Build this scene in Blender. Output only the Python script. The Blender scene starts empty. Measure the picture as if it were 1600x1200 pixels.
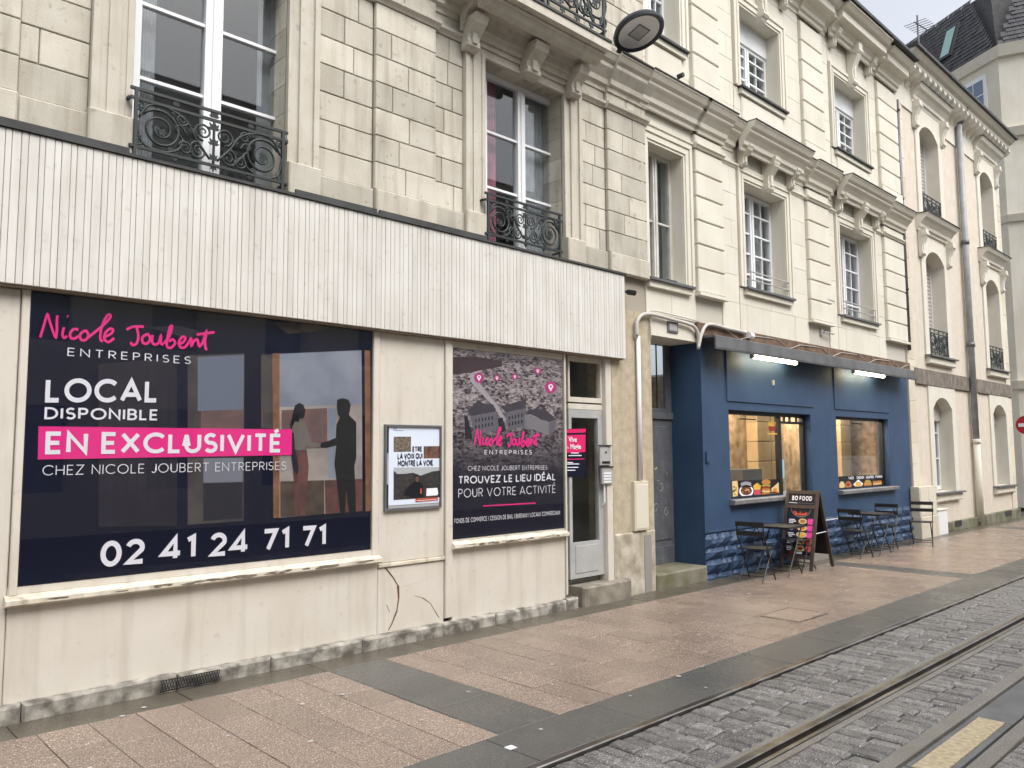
import bpy, bmesh, math, random
from mathutils import Vector, Matrix
R = random.Random(7)
C = bpy.context.scene.collection
sc = bpy.context.scene
# ---------------------------------------------------------------- camera (solved from the photograph's lines)
KS = .305
FPX, YAW, PIT, ROL = 1233.04, math.radians(43.767), math.radians(4.907), math.radians(-.342)
CAM = Vector((0, -20.6386*KS, 5.82485*KS))
SLOPE = .0041
fw = Vector((math.sin(YAW)*math.cos(PIT), math.cos(YAW)*math.cos(PIT), math.sin(PIT)))
rt0 = Vector((math.cos(YAW), -math.sin(YAW), 0)); up0 = rt0.cross(fw)
rt = rt0*math.cos(ROL) + up0*math.sin(ROL); up = -rt0*math.sin(ROL) + up0*math.cos(ROL)
cd = bpy.data.cameras.new('camera'); cam = bpy.data.objects.new('camera', cd); C.objects.link(cam)
cd.sensor_fit = 'HORIZONTAL'; cd.sensor_width = 36; cd.lens = FPX/1600*36; cd.clip_start = .05; cd.clip_end = 2000
m = Matrix((rt, up, -fw)).transposed().to_4x4(); m.translation = CAM; cam.matrix_world = m
sc.camera = cam
# ---------------------------------------------------------------- sky, sun, exposure
w = bpy.data.worlds.new('World'); sc.world = w; w.use_nodes = True
nt = w.node_tree; bg = nt.nodes['Background']
sky = nt.nodes.new('ShaderNodeTexSky'); sky.sky_type = 'NISHITA'; sky.sun_disc = False
sky.sun_elevation = math.radians(52); sky.sun_rotation = math.radians(160); sky.air_density = 1.0; sky.dust_density = 4.0; sky.ozone_density = 1.0
hs = nt.nodes.new('ShaderNodeHueSaturation'); hs.inputs['Saturation'].default_value = .32
nt.links.new(sky.outputs[0], hs.inputs['Color']); nt.links.new(hs.outputs[0], bg.inputs[0]); bg.inputs[1].default_value = .15
sd = bpy.data.lights.new('sun', 'SUN'); sd.energy = 1.2; sd.angle = math.radians(35); sd.color = (1, .985, .965)
so = bpy.data.objects.new('sun', sd); C.objects.link(so)
so.rotation_euler = (math.radians(38), 0, math.radians(-20)); so.location = (5, -10, 20)
vs = sc.view_settings; vs.view_transform = 'Standard'; vs.look = 'None'; vs.exposure = 0.82; vs.gamma = 1; vs.use_curve_mapping = False

# ---------------------------------------------------------------- pixel -> place
def ray(px, py): return rt*((px-800)/FPX) - up*((py-600)/FPX) + fw
def P(px, py, y=0.):                       # point of the facade plane at depth y
    d = ray(px, py); return CAM + d*((y-CAM.y)/d.y)
def X(px, py, y=0.): return P(px, py, y).x
def Z(px, py, y=0.): return P(px, py, y).z
def S(px, py):                             # point of the street (falls gently to the right)
    d = ray(px, py); t = -(CAM.z+SLOPE*CAM.x)/(d.z+SLOPE*d.x); return CAM + d*t
def gz(x): return -SLOPE*x

# ---------------------------------------------------------------- materials
MT = {}
def lin(c):
    return tuple(((v/255)/12.92 if v/255 <= .04045 else ((v/255+.055)/1.055)**2.4) for v in c)
def mat(name, col, rough=.7, col2=None, scale=3., bump=0., bscale=40., rnd=0., streak=0., spec=.5, speck=0., metal=0., stain=None, coat=0., wet=0., sps=1.):
    """principled material; world-space noise between two colours, optional per-object tint, vertical streaks, speckle"""
    if name in MT: return MT[name]
    M = bpy.data.materials.new(name); M.use_nodes = True; n = M.node_tree.nodes; L = M.node_tree.links
    b = n['Principled BSDF']; b.inputs['Roughness'].default_value = rough; b.inputs['Metallic'].default_value = metal
    b.inputs['Specular IOR Level'].default_value = spec; b.inputs['Coat Weight'].default_value = coat
    g = n.new('ShaderNodeNewGeometry'); pos = g.outputs['Position']
    def noise(sv, detail=5, vec=None):
        t = n.new('ShaderNodeTexNoise'); t.inputs['Scale'].default_value = sv; t.inputs['Detail'].default_value = detail
        L.new(vec or pos, t.inputs['Vector']); return t.outputs['Fac']
    def ramp(fac, a, bb):
        r = n.new('ShaderNodeMapRange'); r.inputs[1].default_value = a; r.inputs[2].default_value = bb
        L.new(fac, r.inputs[0]); return r.outputs[0]
    def mix(fac, a, bb, mode='MIX'):
        x = n.new('ShaderNodeMix'); x.data_type = 'RGBA'; x.blend_type = mode
        if isinstance(fac, float): x.inputs[0].default_value = fac
        else: L.new(fac, x.inputs[0])
        for s, v in ((6, a), (7, bb)):
            if isinstance(v, tuple): x.inputs[s].default_value = (*v[:3], 1)
            else: L.new(v, x.inputs[s])
        return x.outputs[2]
    c = col
    if col2: c = mix(ramp(noise(scale), .35, .65), col, col2)
    if speck:
        c = mix(ramp(noise(130*sps, 2), .42, .60), c, tuple(v*(1-speck) for v in col), 'MIX')
        c = mix(ramp(noise(95*sps, 2), .58, .70), c, tuple(min(1, v*(1+speck*1.3)+.03) for v in col), 'MIX')
    if rnd:
        oi = n.new('ShaderNodeObjectInfo'); r = n.new('ShaderNodeMapRange'); r.inputs[3].default_value = 1-rnd; r.inputs[4].default_value = 1+rnd*.6
        L.new(oi.outputs['Random'], r.inputs[0])
        cc = n.new('ShaderNodeCombineColor'); [L.new(r.outputs[0], cc.inputs[i]) for i in range(3)]
        c = mix(1.0, c, cc.outputs[0], 'MULTIPLY')
    if streak:
        mp = n.new('ShaderNodeMapping'); mp.inputs['Scale'].default_value = (9, 9, .9); L.new(pos, mp.inputs[0])
        f = ramp(noise(1.0, 6, mp.outputs[0]), .50, .78)
        mu = n.new('ShaderNodeMath'); mu.operation = 'MULTIPLY'; mu.inputs[1].default_value = streak; L.new(f, mu.inputs[0])
        c = mix(mu.outputs[0], c, stain or tuple(v*.35 for v in col))
        f2 = ramp(noise(14, 8), .62, .72)
        mu2 = n.new('ShaderNodeMath'); mu2.operation = 'MULTIPLY'; mu2.inputs[1].default_value = streak*.8; L.new(f2, mu2.inputs[0])
        c = mix(mu2.outputs[0], c, stain or tuple(v*.4 for v in col))
    if isinstance(c, tuple): b.inputs['Base Color'].default_value = (*c[:3], 1)
    else: L.new(c, b.inputs['Base Color'])
    if bump:
        bp = n.new('ShaderNodeBump'); bp.inputs['Strength'].default_value = bump; bp.inputs['Distance'].default_value = .01
        L.new(noise(bscale, 6), bp.inputs['Height']); L.new(bp.outputs[0], b.inputs['Normal'])
    if wet:
        r = n.new('ShaderNodeMapRange'); r.inputs[1].default_value = .38; r.inputs[2].default_value = .66; r.inputs[3].default_value = rough; r.inputs[4].default_value = rough*(1-wet)
        L.new(noise(.9, 4), r.inputs[0]); L.new(r.outputs[0], b.inputs['Roughness'])
    MT[name] = M; return M
def glow(name, col, s):
    M = bpy.data.materials.new(name); M.use_nodes = True; b = M.node_tree.nodes['Principled BSDF']
    b.inputs['Base Color'].default_value = (*col, 1); b.inputs['Emission Color'].default_value = (*col, 1); b.inputs['Emission Strength'].default_value = s
    MT[name] = M; return M
def glass(name, tint=(.9, .93, .95), base=.12):
    M = bpy.data.materials.new(name); M.use_nodes = True; n = M.node_tree.nodes; L = M.node_tree.links; n.remove(n['Principled BSDF'])
    tr = n.new('ShaderNodeBsdfTransparent'); tr.inputs[0].default_value = (*tint, 1)
    gl = n.new('ShaderNodeBsdfGlossy'); gl.inputs['Roughness'].default_value = .02
    ge = n.new('ShaderNodeNewGeometry'); dt = n.new('ShaderNodeVectorMath'); dt.operation = 'DOT_PRODUCT'; L.new(ge.outputs['Incoming'], dt.inputs[0]); L.new(ge.outputs['Normal'], dt.inputs[1])
    def mth(op, x, v, first=False):
        q = n.new('ShaderNodeMath'); q.operation = op; q.use_clamp = op == 'ADD'
        L.new(x, q.inputs[1 if first else 0]); 
        if v is not None: q.inputs[0 if first else 1].default_value = v
        return q.outputs[0]
    ab = mth('ABSOLUTE', dt.outputs['Value'], None); om = mth('SUBTRACT', ab, 1.0, True); pw = mth('POWER', om, 4.0); ml = mth('MULTIPLY', pw, .8); av_ = mth('ADD', ml, base)
    mx = n.new('ShaderNodeMixShader'); L.new(av_, mx.inputs[0]); L.new(tr.outputs[0], mx.inputs[1]); L.new(gl.outputs[0], mx.inputs[2])
    L.new(mx.outputs[0], n['Material Output'].inputs[0]); MT[name] = M; return M

stone1 = mat('weathered_limestone', (.60, .563, .48), .88, (.50, .46, .38), 2.6, .3, 60, rnd=.22, streak=.6, stain=(.22, .19, .14))
trim1 = mat('limestone_moulding', (.59, .555, .48), .88, (.52, .48, .40), 3., .2, 70, streak=.4, stain=(.2, .18, .14))
joint1 = mat('lime_mortar', (.37, .33, .265), .95)
stone2 = mat('cream_limestone', (.71, .68, .59), .85, (.66, .62, .52), 1.6, .12, 60, rnd=.04, streak=.16, stain=(.42, .36, .26))
joint2 = mat('cream_mortar', (.54, .51, .44), .9)
peach = mat('peach_render', (.66, .595, .505), .9, (.61, .54, .45), 5, .2, 90, streak=.16)
stone3 = mat('pale_dressed_stone', (.70, .665, .575), .85, (.655, .62, .535), 3, .1, 60, streak=.12)
render_beige = mat('rough_beige_render', (.50, .43, .315), .95, (.40, .34, .24), 9, .7, 60, streak=.25)
whitewood = mat('flaking_white_paint', (.64, .60, .53), .6, (.60, .55, .47), 2.5, .08, 30, streak=.34, stain=(.30, .25, .19))
fascia_m = mat('painted_fascia_board', (.69, .67, .63), .55, (.64, .615, .57), 2.5, .05, 30, rnd=.05, streak=.35, stain=(.34, .31, .26))
peel = mat('peeling_cream_paint', (.68, .63, .53), .7, (.62, .56, .44), 3, .3, 40, streak=.75, stain=(.13, .11, .085))
plinth_m = mat('flaking_plinth_stone', (.44, .41, .355), .9, (.11, .10, .085), 8, .9, 18, streak=.5, stain=(.05, .05, .04))
white_pvc = mat('white_window_frame', (.78, .79, .80), .4)
old_white = mat('old_white_frame', (.64, .62, .57), .6, (.52, .50, .45), 8)
iron = mat('dark_painted_iron', (.022, .028, .029), .5, spec=.5)
zinc = mat('grey_zinc', (.17, .175, .185), .5, (.12, .12, .125), 4, metal=.3)
darkflash = mat('dark_flashing', (.06, .06, .062), .7, (.035, .035, .035), 6)
navy_paint = mat('blue_masonry_paint', (.021, .054, .118), .6, (.030, .068, .138), 2.2, .2, 45, streak=.25, stain=(.05, .08, .13))
navy_stone = mat('blue_painted_rough_stone', (.020, .048, .105), .5, (.028, .062, .13), 6, .9, 22)
woodband = mat('weathered_brown_wood', (.20, .12, .075), .85, (.10, .065, .045), 7, .5, 20, streak=.3)
paver_m = mat('pink_granite_paver', (.375, .288, .228), .32, (.30, .228, .182), 1.2, .3, 220, rnd=.12, speck=.6, wet=.55)
paver_dark = mat('dark_granite_slab', (.115, .113, .105), .40, (.09, .088, .08), 2., .2, 200, rnd=.12, speck=.35, wet=.6)
gutter_m = mat('damp_wall_side_slab', (.12, .105, .08), .42, (.075, .065, .048), 2.5, .25, 120, speck=.25, wet=.6)
sett_m = mat('grey_granite_sett', (.29, .28, .27), .36, (.13, .125, .12), 14, .8, 60, rnd=.3, speck=.55, wet=.5)
bed_m = mat('dark_joint_bed', (.03, .028, .026), .8, (.05, .045, .04), 6, .4, 80)
steel = mat('worn_rail_steel', (.30, .29, .28), .28, (.16, .13, .10), 4, metal=.9)
rubber = mat('black_rail_rubber', (.018, .017, .016), .6)
concrete = mat('track_concrete', (.23, .215, .19), .6, (.17, .155, .13), 3, .3, 120, speck=.3)
slate = mat('slate', (.042, .044, .052), .65, (.075, .075, .08), 2, .3, 60, rnd=.1)
black_m = mat('black_metal', (.012, .012, .014), .45)
room = mat('dim_room', (.22, .215, .21), .9)
curtain = mat('pale_curtain', (.42, .41, .40), .9, (.34, .33, .33), 8)
pink_curtain = mat('pink_curtain', (.50, .17, .22), .9, (.30, .10, .14), 10)
pane_m = glass('window_glass', base=.05); shopglass = glass('shop_window_glass', (.96, .96, .95), .02)

# ---------------------------------------------------------------- mesh builder
class MB:
    def __init__(s): s.v = []; s.f = []
    def add(s, vs, fs):
        o = len(s.v); s.v += [tuple(v) for v in vs]; s.f += [tuple(i+o for i in f) for f in fs]; return s
    def box(s, x0, x1, y0, y1, z0, z1, ch=0.):
        """box; ch chamfers the street-side (low y) edges"""
        x0, x1 = min(x0, x1), max(x0, x1); y0, y1 = min(y0, y1), max(y0, y1); z0, z1 = min(z0, z1), max(z0, z1)
        if ch <= 0:
            v = [(x0,y0,z0),(x1,y0,z0),(x1,y1,z0),(x0,y1,z0),(x0,y0,z1),(x1,y0,z1),(x1,y1,z1),(x0,y1,z1)]
            return s.add(v, [(0,3,2,1),(4,5,6,7),(0,1,5,4),(1,2,6,5),(2,3,7,6),(3,0,4,7)])
        v = [(x0+ch,y0,z0+ch),(x1-ch,y0,z0+ch),(x1-ch,y0,z1-ch),(x0+ch,y0,z1-ch),
             (x0,y0+ch,z0),(x1,y0+ch,z0),(x1,y0+ch,z1),(x0,y0+ch,z1),(x0,y1,z0),(x1,y1,z0),(x1,y1,z1),(x0,y1,z1)]
        return s.add(v, [(0,1,2,3),(4,5,1,0),(5,6,2,1),(6,7,3,2),(7,4,0,3),(4,8,9,5),(5,9,10,6),(6,10,11,7),(7,11,8,4),(8,11,10,9)])
    def slab(s, x0, x1, y0, y1, zt, th, ch=.004, tilt=0):
        """ground slab, chamfered on top, following the street's fall"""
        a = gz(x0)+zt; b = gz(x1)+zt+tilt
        v = [(x0,y0,a-th),(x1,y0,b-th),(x1,y1,b-th),(x0,y1,a-th),(x0,y0,a-ch),(x1,y0,b-ch),(x1,y1,b-ch),(x0,y1,a-ch),
             (x0+ch,y0+ch,a),(x1-ch,y0+ch,b),(x1-ch,y1-ch,b),(x0+ch,y1-ch,a)]
        return s.add(v, [(0,1,5,4),(1,2,6,5),(2,3,7,6),(3,0,4,7),(4,5,9,8),(5,6,10,9),(6,7,11,10),(7,4,8,11),(8,9,10,11)])
    def prism(s, prof, x0, x1):
        """(y,z) outline swept along x"""
        n = len(prof); v = [(x0, y, z) for y, z in prof]+[(x1, y, z) for y, z in prof]
        return s.add(v, [tuple(range(n))[::-1], tuple(range(n, 2*n))]+[(i, (i+1) % n, n+(i+1) % n, n+i) for i in range(n)])
    def plate(s, poly, y0, y1):
        """(x,z) outline given thickness in y"""
        n = len(poly); v = [(x, y0, z) for x, z in poly]+[(x, y1, z) for x, z in poly]
        return s.add(v, [tuple(range(n)), tuple(range(n, 2*n))[::-1]]+[(i, n+i, n+(i+1) % n, (i+1) % n) for i in range(n)])
    def tube(s, pts, r, n=6, caps=True):
        pts = [Vector(p) for p in pts]; rings = []; ref = None
        for i, p in enumerate(pts):
            t = (pts[min(i+1, len(pts)-1)]-pts[max(i-1, 0)]).normalized()
            if ref is None: ref = Vector((0, 0, 1)) if abs(t.z) < .9 else Vector((0, 1, 0))
            a = (ref-t*ref.dot(t)).normalized(); ref = a; b = t.cross(a)
            rr = r[i] if isinstance(r, (list, tuple)) else r
            rings.append([p+a*(math.cos(2*math.pi*j/n)*rr)+b*(math.sin(2*math.pi*j/n)*rr) for j in range(n)])
        o = [v for q in rings for v in q]; f = []
        for i in range(len(rings)-1):
            for j in range(n): f.append((i*n+j, i*n+(j+1) % n, (i+1)*n+(j+1) % n, (i+1)*n+j))
        if caps: f += [tuple(range(n))[::-1], tuple(range((len(rings)-1)*n, len(rings)*n))]
        return s.add(o, f)
    def build(s, name, M, parent=None, smooth=False):
        me = bpy.data.meshes.new(name)
        org = Vector((0, 0, 0))
        q = parent
        while q: org += q.location; q = q.parent
        if parent is None:
            xs = [v[0] for v in s.v]; ys = [v[1] for v in s.v]; zs = [v[2] for v in s.v]
            org = Vector(((min(xs)+max(xs))/2, (min(ys)+max(ys))/2, min(zs)))
        me.from_pydata([tuple(Vector(v)-org) for v in s.v], [], s.f); me.update()
        bm = bmesh.new(); bm.from_mesh(me); bmesh.ops.recalc_face_normals(bm, faces=bm.faces); bm.to_mesh(me); bm.free()
        if smooth:
            for p in me.polygons: p.use_smooth = True
        me.materials.append(M if not isinstance(M, str) else MT[M])
        o = bpy.data.objects.new(name, me); C.objects.link(o)
        if parent: o.parent = parent
        else: o.location = org
        return o
def bx(name, M, parent, *a, ch=0.): return MB().box(*a, ch=ch).build(name, M, parent)
def empty(name, loc, label, cat, group=None):
    o = bpy.data.objects.new(name, None); o.empty_display_size = .1; C.objects.link(o); o.location = loc
    return tag(o, label, cat, group)
def tag(o, label, cat, group=None):
    o['label'] = label; o['category'] = cat
    if group: o['group'] = group
    return o
def struct(o): o['kind'] = 'structure'; return o
def stuff(o): o['kind'] = 'stuff'; return o
def copy_tree(o, parent=None, delta=None):
    c = o.copy(); C.objects.link(c); c.parent = parent
    if delta is not None: c.location = o.location+Vector(delta)
    for ch in list(o.children): copy_tree(ch, c)
    return c
def rects_around(x0, x1, z0, z1, ops):
    """cells of a wall that are not openings"""
    xs = sorted({x0, x1, *[min(max(v, x0), x1) for o in ops for v in o[:2]]}); zs = sorted({z0, z1, *[min(max(v, z0), z1) for o in ops for v in o[2:]]})
    out = []
    for a, b in zip(xs, xs[1:]):
        run = None
        for c, d in zip(zs, zs[1:]):
            hole = any(o[0] < (a+b)/2 < o[1] and o[2] < (c+d)/2 < o[3] for o in ops)
            if hole: run = None
            elif run: run[3] = d
            else: run = [a, b, c, d]; out.append(run)
    return out
def wall(name, M, parent, x0, x1, z0, z1, ops, y0, y1):
    m = MB()
    for a, b, c, d in rects_around(x0, x1, z0, z1, ops): m.box(a, b, y0, y1, c, d)
    return m.build(name, M, parent)
def ashlar(parent, M, x0, x1, z0, z1, y, ops=(), course=.285, lo=.34, hi=.68, j=.004, ch=.006, depth=.05, name='stone'):
    n = max(1, round((z1-z0)/course)); h = (z1-z0)/n
    for r in range(n):
        a, b = z0+r*h, z0+(r+1)*h; xs = [x0]
        x = x0 + R.uniform(lo, hi)*(.5 if r % 2 else 1)
        while x < x1-lo*.6: xs.append(x); x += R.uniform(lo, hi)
        xs.append(x1)
        for p, q in zip(xs, xs[1:]):
            for (c, d, e, f) in rects_around(p, q, a, b, ops):
                if d-c > .03 and f-e > .03:
                    MB().box(c+j, d-j, y-R.uniform(0, .003), y+depth, e+j, f-j, ch=ch).build(name, M, parent)
def moulding(name, M, parent, x0, x1, z, y, prof):
    """prof: (projection, height) outline from the wall outward"""
    return MB().prism([(y+.02, z)]+[(y-p, z+h) for p, h in prof]+[(y+.02, z+prof[-1][1])], x0, x1).build(name, M, parent)
def surround(parent, M, x0, x1, z0, z1, y, wd, steps=((1, .05), (.72, .035), (.4, .02)), top=True, name='window_surround'):
    """stepped architrave: nested frames, each narrower and lower"""
    m = MB(); prev = wd
    st = [(wd*s, p) for s, p in steps]+[(0, 0)]
    for (o, p), (i, _) in zip(st, st[1:]):
        m.box(x0-o, x0-i, y-p, y+.03, z0, z1+(i if top else 0)); m.box(x1+i, x1+o, y-p, y+.03, z0, z1+(i if top else 0))
        if top: m.box(x0-o, x1+o, y-p-.001, y+.03, z1+i, z1+o)
    return m.build(name, M, parent)
def window(parent, x0, x1, z0, z1, y, bars=(), M=None, cols=1, st=.055, room_d=.9, curt=None, mull=None, inside=None):
    """two-leaf window: frame (part) with sub-parts pane and sash_bar; a dim room behind"""
    M = M or white_pvc; m = MB(); mull = mull or st*1.7; xm = (x0+x1)/2
    m.box(x0, x0+st, y, y+.07, z0, z1).box(x1-st, x1, y, y+.07, z0, z1).box(x0+st, x1-st, y, y+.07, z1-st, z1).box(x0+st, x1-st, y, y+.07, z0, z0+st*1.3)
    m.box(xm-mull/2, xm+mull/2, y-.012, y+.07, z0+st*1.3, z1-st)
    m.box(xm-.012, xm+.012, y-.024, y-.012, z0+st*1.3, z1-st)
    f = m.build('window', M, parent)
    zs = [z0+st*1.3]+list(bars)+[z1-st]
    for a, b in ((x0+st, xm-mull/2), (xm+mull/2, x1-st)):
        cx = [a+(b-a)*i/cols for i in range(cols+1)]
        for q in bars: MB().box(a, b, y+.005, y+.06, q-.014, q+.014).build('sash_bar', M, f)
        for q in cx[1:-1]: MB().box(q-.010, q+.010, y+.010, y+.055, zs[0], zs[-1]).build('sash_bar', M, f)
        for c, d in zip(cx, cx[1:]):
            for e, g in zip(zs, zs[1:]):
                MB().box(c, d, y+.03, y+.036, e, g).build('pane', pane_m, f)
    b = MB(); X0, X1 = x0-.3, x1+.3                    # room: five sides
    b.box(X0, X1, y+room_d, y+room_d+.03, z0-.1, z1+.1).box(X0, X0+.03, y+.08, y+room_d, z0-.1, z1+.1).box(X1-.03, X1, y+.08, y+room_d, z0-.1, z1+.1)
    b.box(X0+.03, X1-.03, y+.08, y+room_d, z1+.07, z1+.1).box(X0+.03, X1-.03, y+.08, y+room_d, z0-.1, z0-.07)
    b.build('room', inside or room, f)
    if curt:
        for a, b_, mm in curt:
            q = MB(); n = 14; pts = [(x0+(x1-x0)*(a+(b_-a)*i/n), y+.13+.018*(i % 2)) for i in range(n+1)]
            q.add([(px_, py_, zz) for zz in (z0, z1) for px_, py_ in pts], [(i, i+1, n+2+i, n+1+i) for i in range(n)])
            q.build('curtain', mm, f)
    return f
def spiral(cx, cz, r0, r1, a0, turns, y, n=26):
    return [(cx+math.cos(a0+2*math.pi*turns*i/n)*(r0+(r1-r0)*i/n), y, cz+math.sin(a0+2*math.pi*turns*i/n)*(r0+(r1-r0)*i/n)) for i in range(n+1)]
def railing(parent, x0, x1, z0, z1, y, r=.009, name='balcony_railing'):
    """wrought iron guard: rails and posts (part), each scroll a sub-part"""
    h = z1-z0; wd = x1-x0; xm = (x0+x1)/2; zl, zu = z0+.10*h, z1-.15*h
    m = MB()
    for z in (z1, zu, zl): m.box(x0-.03, x1+.03, y-.011, y+.011, z-.011, z+.011)
    for x in (x0+.015, x1-.015): m.box(x-.013, x+.013, y-.013, y+.013, z0-.05, z1)
    for x in (x0-.03, x1+.03): m.box(x-.012, x+.012, y+.012, y+.16, zu-.01, zu+.01).box(x-.012, x+.012, y+.012, y+.16, zl-.01, zl+.01)
    f = m.build(name, iron, parent); H = zu-zl
    def sp(*a, **k):
        rr = k.pop('r', r)
        pts = spiral(*a, y, **k); MB().tube(pts, [rr*(1.15-.5*i/len(pts)) for i in range(len(pts))], 5).build('scroll', iron, f, True)
    def cv(pts, rr=r):
        q = []                                          # smooth the control polygon
        for i in range(len(pts)-1):
            p0, p1, p2, p3 = [Vector(pts[max(0, min(len(pts)-1, i+k))]) for k in (-1, 0, 1, 2)]
            for t in (0, .25, .5, .75):
                q.append(.5*((2*p1)+(p2-p0)*t+(2*p0-5*p1+4*p2-p3)*t*t+(3*p1-p0-3*p2+p3)*t**3))
        q.append(Vector(pts[-1])); MB().tube([(v.x, y, v.y) for v in q], rr, 5).build('scroll', iron, f, True)
    def leaf(x, z, s, a):
        m_ = MB()
        for k in range(5):
            b = a+(k-2)*.62; l = s*(1-.17*abs(k-2)); c, sn = math.cos(b), math.sin(b)
            pl = [(x, z), (x+c*l*.5-sn*l*.2, z+sn*l*.5+c*l*.2), (x+c*l, z+sn*l), (x+c*l*.5+sn*l*.2, z+sn*l*.5-c*l*.2)]
            m_.plate(pl, y-.006, y+.006)
        m_.build('leaf', iron, f)
    for s in (-1, 1):
        U = lambda u: xm+s*u*wd/2
        W = lambda v: zl+v*H
        sp(U(.68), W(.47), .43*H, .10*H, math.pi*(.5-.5*s)+s*.6, s*2.0, n=40, r=r*1.25)
        sp(U(.20), W(.24), .20*H, .03*H, math.pi/2, -s*1.9)
        sp(U(.14), W(.68), .20*H, .03*H, -math.pi/2, s*1.9)
        sp(U(.37), W(.22), .15*H, .03*H, math.pi, s*1.7)
        sp(U(.42), W(.80), .13*H, .03*H, 0, s*1.6)
        sp(U(.92), W(.88), .11*H, .02*H, -1.2, s*1.6)
        sp(U(.93), W(.13), .11*H, .02*H, 1.2, -s*1.6)
        cv([(U(.05), W(.12)), (U(.22), W(.45)), (U(.36), W(.80)), (U(.60), W(.97)), (U(.82), W(.93)), (U(.94), W(.62))], r*1.2)
        cv([(U(.24), W(.04)), (U(.42), W(.42)), (U(.50), W(.62)), (U(.42), W(.66)), (U(.36), W(.52))])
        cv([(U(.96), W(.55)), (U(.90), W(.12)), (U(.66), W(.02)), (U(.46), W(.14)), (U(.40), W(.40))], r*1.1)
        leaf(U(.68), W(.47), .17*H, 1.0*s); leaf(U(.70), W(.43), .15*H, 3.6*s); leaf(U(.50), W(.90), .16*H, 1.57-s*.5)
        leaf(U(.30), W(.60), .14*H, 1.57+s*.6); leaf(U(.86), W(.72), .13*H, 1.57-s*.9); leaf(U(.55), W(.15), .13*H, -1.57)
        leaf(U(.5), (z1+zu)/2-.02*h, .1*h, 1.57); leaf(U(.5), zl-.005, .09*h, -1.57)
    leaf(xm, W(.78), .22*H, 1.57); leaf(xm, W(.45), .2*H, 1.57); leaf(xm, W(.12), .18*H, 1.57); leaf(xm, (z1+zu)/2-.03*h, .14*h, 1.57); leaf(xm, zl, .11*h, -1.57)
    cv([(xm, W(.02)), (xm, W(.5)), (xm, W(.98))], r*1.3)
    return f
def console(parent, M, x0, x1, zt, zb, y, pr, name='bracket'):
    """scrolled bracket: deep at the top, curling in towards the wall"""
    h = zt-zb; pts = [(y+.02, zt)]
    for t, p in ((0, 1), (.10, 1), (.16, .93), (.28, .86), (.42, .62), (.55, .42), (.68, .36), (.80, .42), (.90, .40), (1, .22)): pts.append((y-pr*p, zt-h*t))
    pts.append((y+.02, zb)); m = MB().prism(pts, x0, x1)
    m.tube([(x0-.012, y-pr*.72, zt-h*.17), (x1+.012, y-pr*.72, zt-h*.17)], h*.095, 10); m.tube([(x0-.010, y-pr*.22, zb+h*.13), (x1+.010, y-pr*.22, zb+h*.13)], h*.085, 10)
    w_ = (x1-x0); m.box(x0+w_*.3, x1-w_*.3, y-pr*.5, y, zb+h*.18, zt-h*.42)
    return m.build(name, M, parent)

# ================================================================ STREET
pave = struct(MB().slab(-14, 60, -3.04, .6, -.045, .25, 0).build('pavement', bed_m))
road = struct(MB().slab(-14, 60, -14, -3.04, -.075, .25, 0).build('road', bed_m))
ground = struct(MB().add([(-300, -300, -1.2), (400, -300, -1.2), (400, 300, -1.2), (-300, 300, -1.2)], [(0, 1, 2, 3)]).build('ground', concrete))
YB = -2.48; YK = -3.02                                     # border strip of dark granite, kerb
strips = [(-5.5, -4.96), (3.52, 4.08), (12.52, 13.0), (21.4, 21.9)]
def slabs(M, x0, x1, y0, y1, nx, ny, name, top=0., j=.003, jit=.002):
    for i in range(nx):
        for k in range(ny):
            a = x0+(x1-x0)*i/nx; b = x0+(x1-x0)*(i+1)/nx; c = y0+(y1-y0)*k/ny; d = y0+(y1-y0)*(k+1)/ny
            MB().slab(a+j, b-j, c+j, d-j, top+R.uniform(-jit, jit), .05, .004).build(name, M, pave)
x = -2.0
while x < 27: slabs(gutter_m, x, x+1.1, -.42, -.02, 1, 1, 'slab', 0); x += 1.1
x = -1.7
while x < 27: slabs(paver_dark, x, x+1.02, YK+.05, YB, 1, 1, 'slab', .0); x += 1.02
for a, b in strips:
    slabs(paver_dark, a, b, YB, -.42, 1, 3, 'slab')
# pink granite pavers: courses run square to the facade, joints staggered
far = MB(); count = 0
for (a, b) in zip([s[1] for s in strips], [s[0] for s in strips[1:]]+[28]):
    n = round((b-a)/.30); dx = (b-a)/n
    for i in range(n):
        x0 = a+i*dx; x1 = x0+dx
        if x1 < .6: continue
        ys = [YB]; y = YB+R.choice((.25, .42, .55))
        while y < -.42-.2: ys.append(y); y += R.choice((.40, .50, .60))
        ys.append(-.42)
        for c, d in zip(ys, ys[1:]):
            t = R.uniform(-.002, .002)
            if count < 290: MB().slab(x0+.0025, x1-.0025, c+.0025, d-.0025, t, .05, .003).build('paver', paver_m, pave); count += 1
            else: far.slab(x0+.0025, x1-.0025, c+.0025, d-.0025, t, .05, .003)
stuff(far.build('paver_field', paver_m, pave))
gum = mat('trodden_gum', (.42, .41, .39), .8)
for k in range(46):
    gx_, gy_ = R.uniform(1.2, 13), R.uniform(-2.95, -.1); r_ = R.uniform(.008, .022)
    MB().add([(gx_+r_*math.cos(a_*.7)*R.uniform(.8, 1.2), gy_+r_*math.sin(a_*.7)*R.uniform(.8, 1.2), gz(gx_)+.0045) for a_ in range(9)], [tuple(range(9))]).build('gum_spot', gum, pave)
# flat kerb edge and drain slot
kerb = struct(MB().slab(-14, 40, YK-.012, YK+.046, .004, .15, .006).build('kerb', steel))
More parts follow.
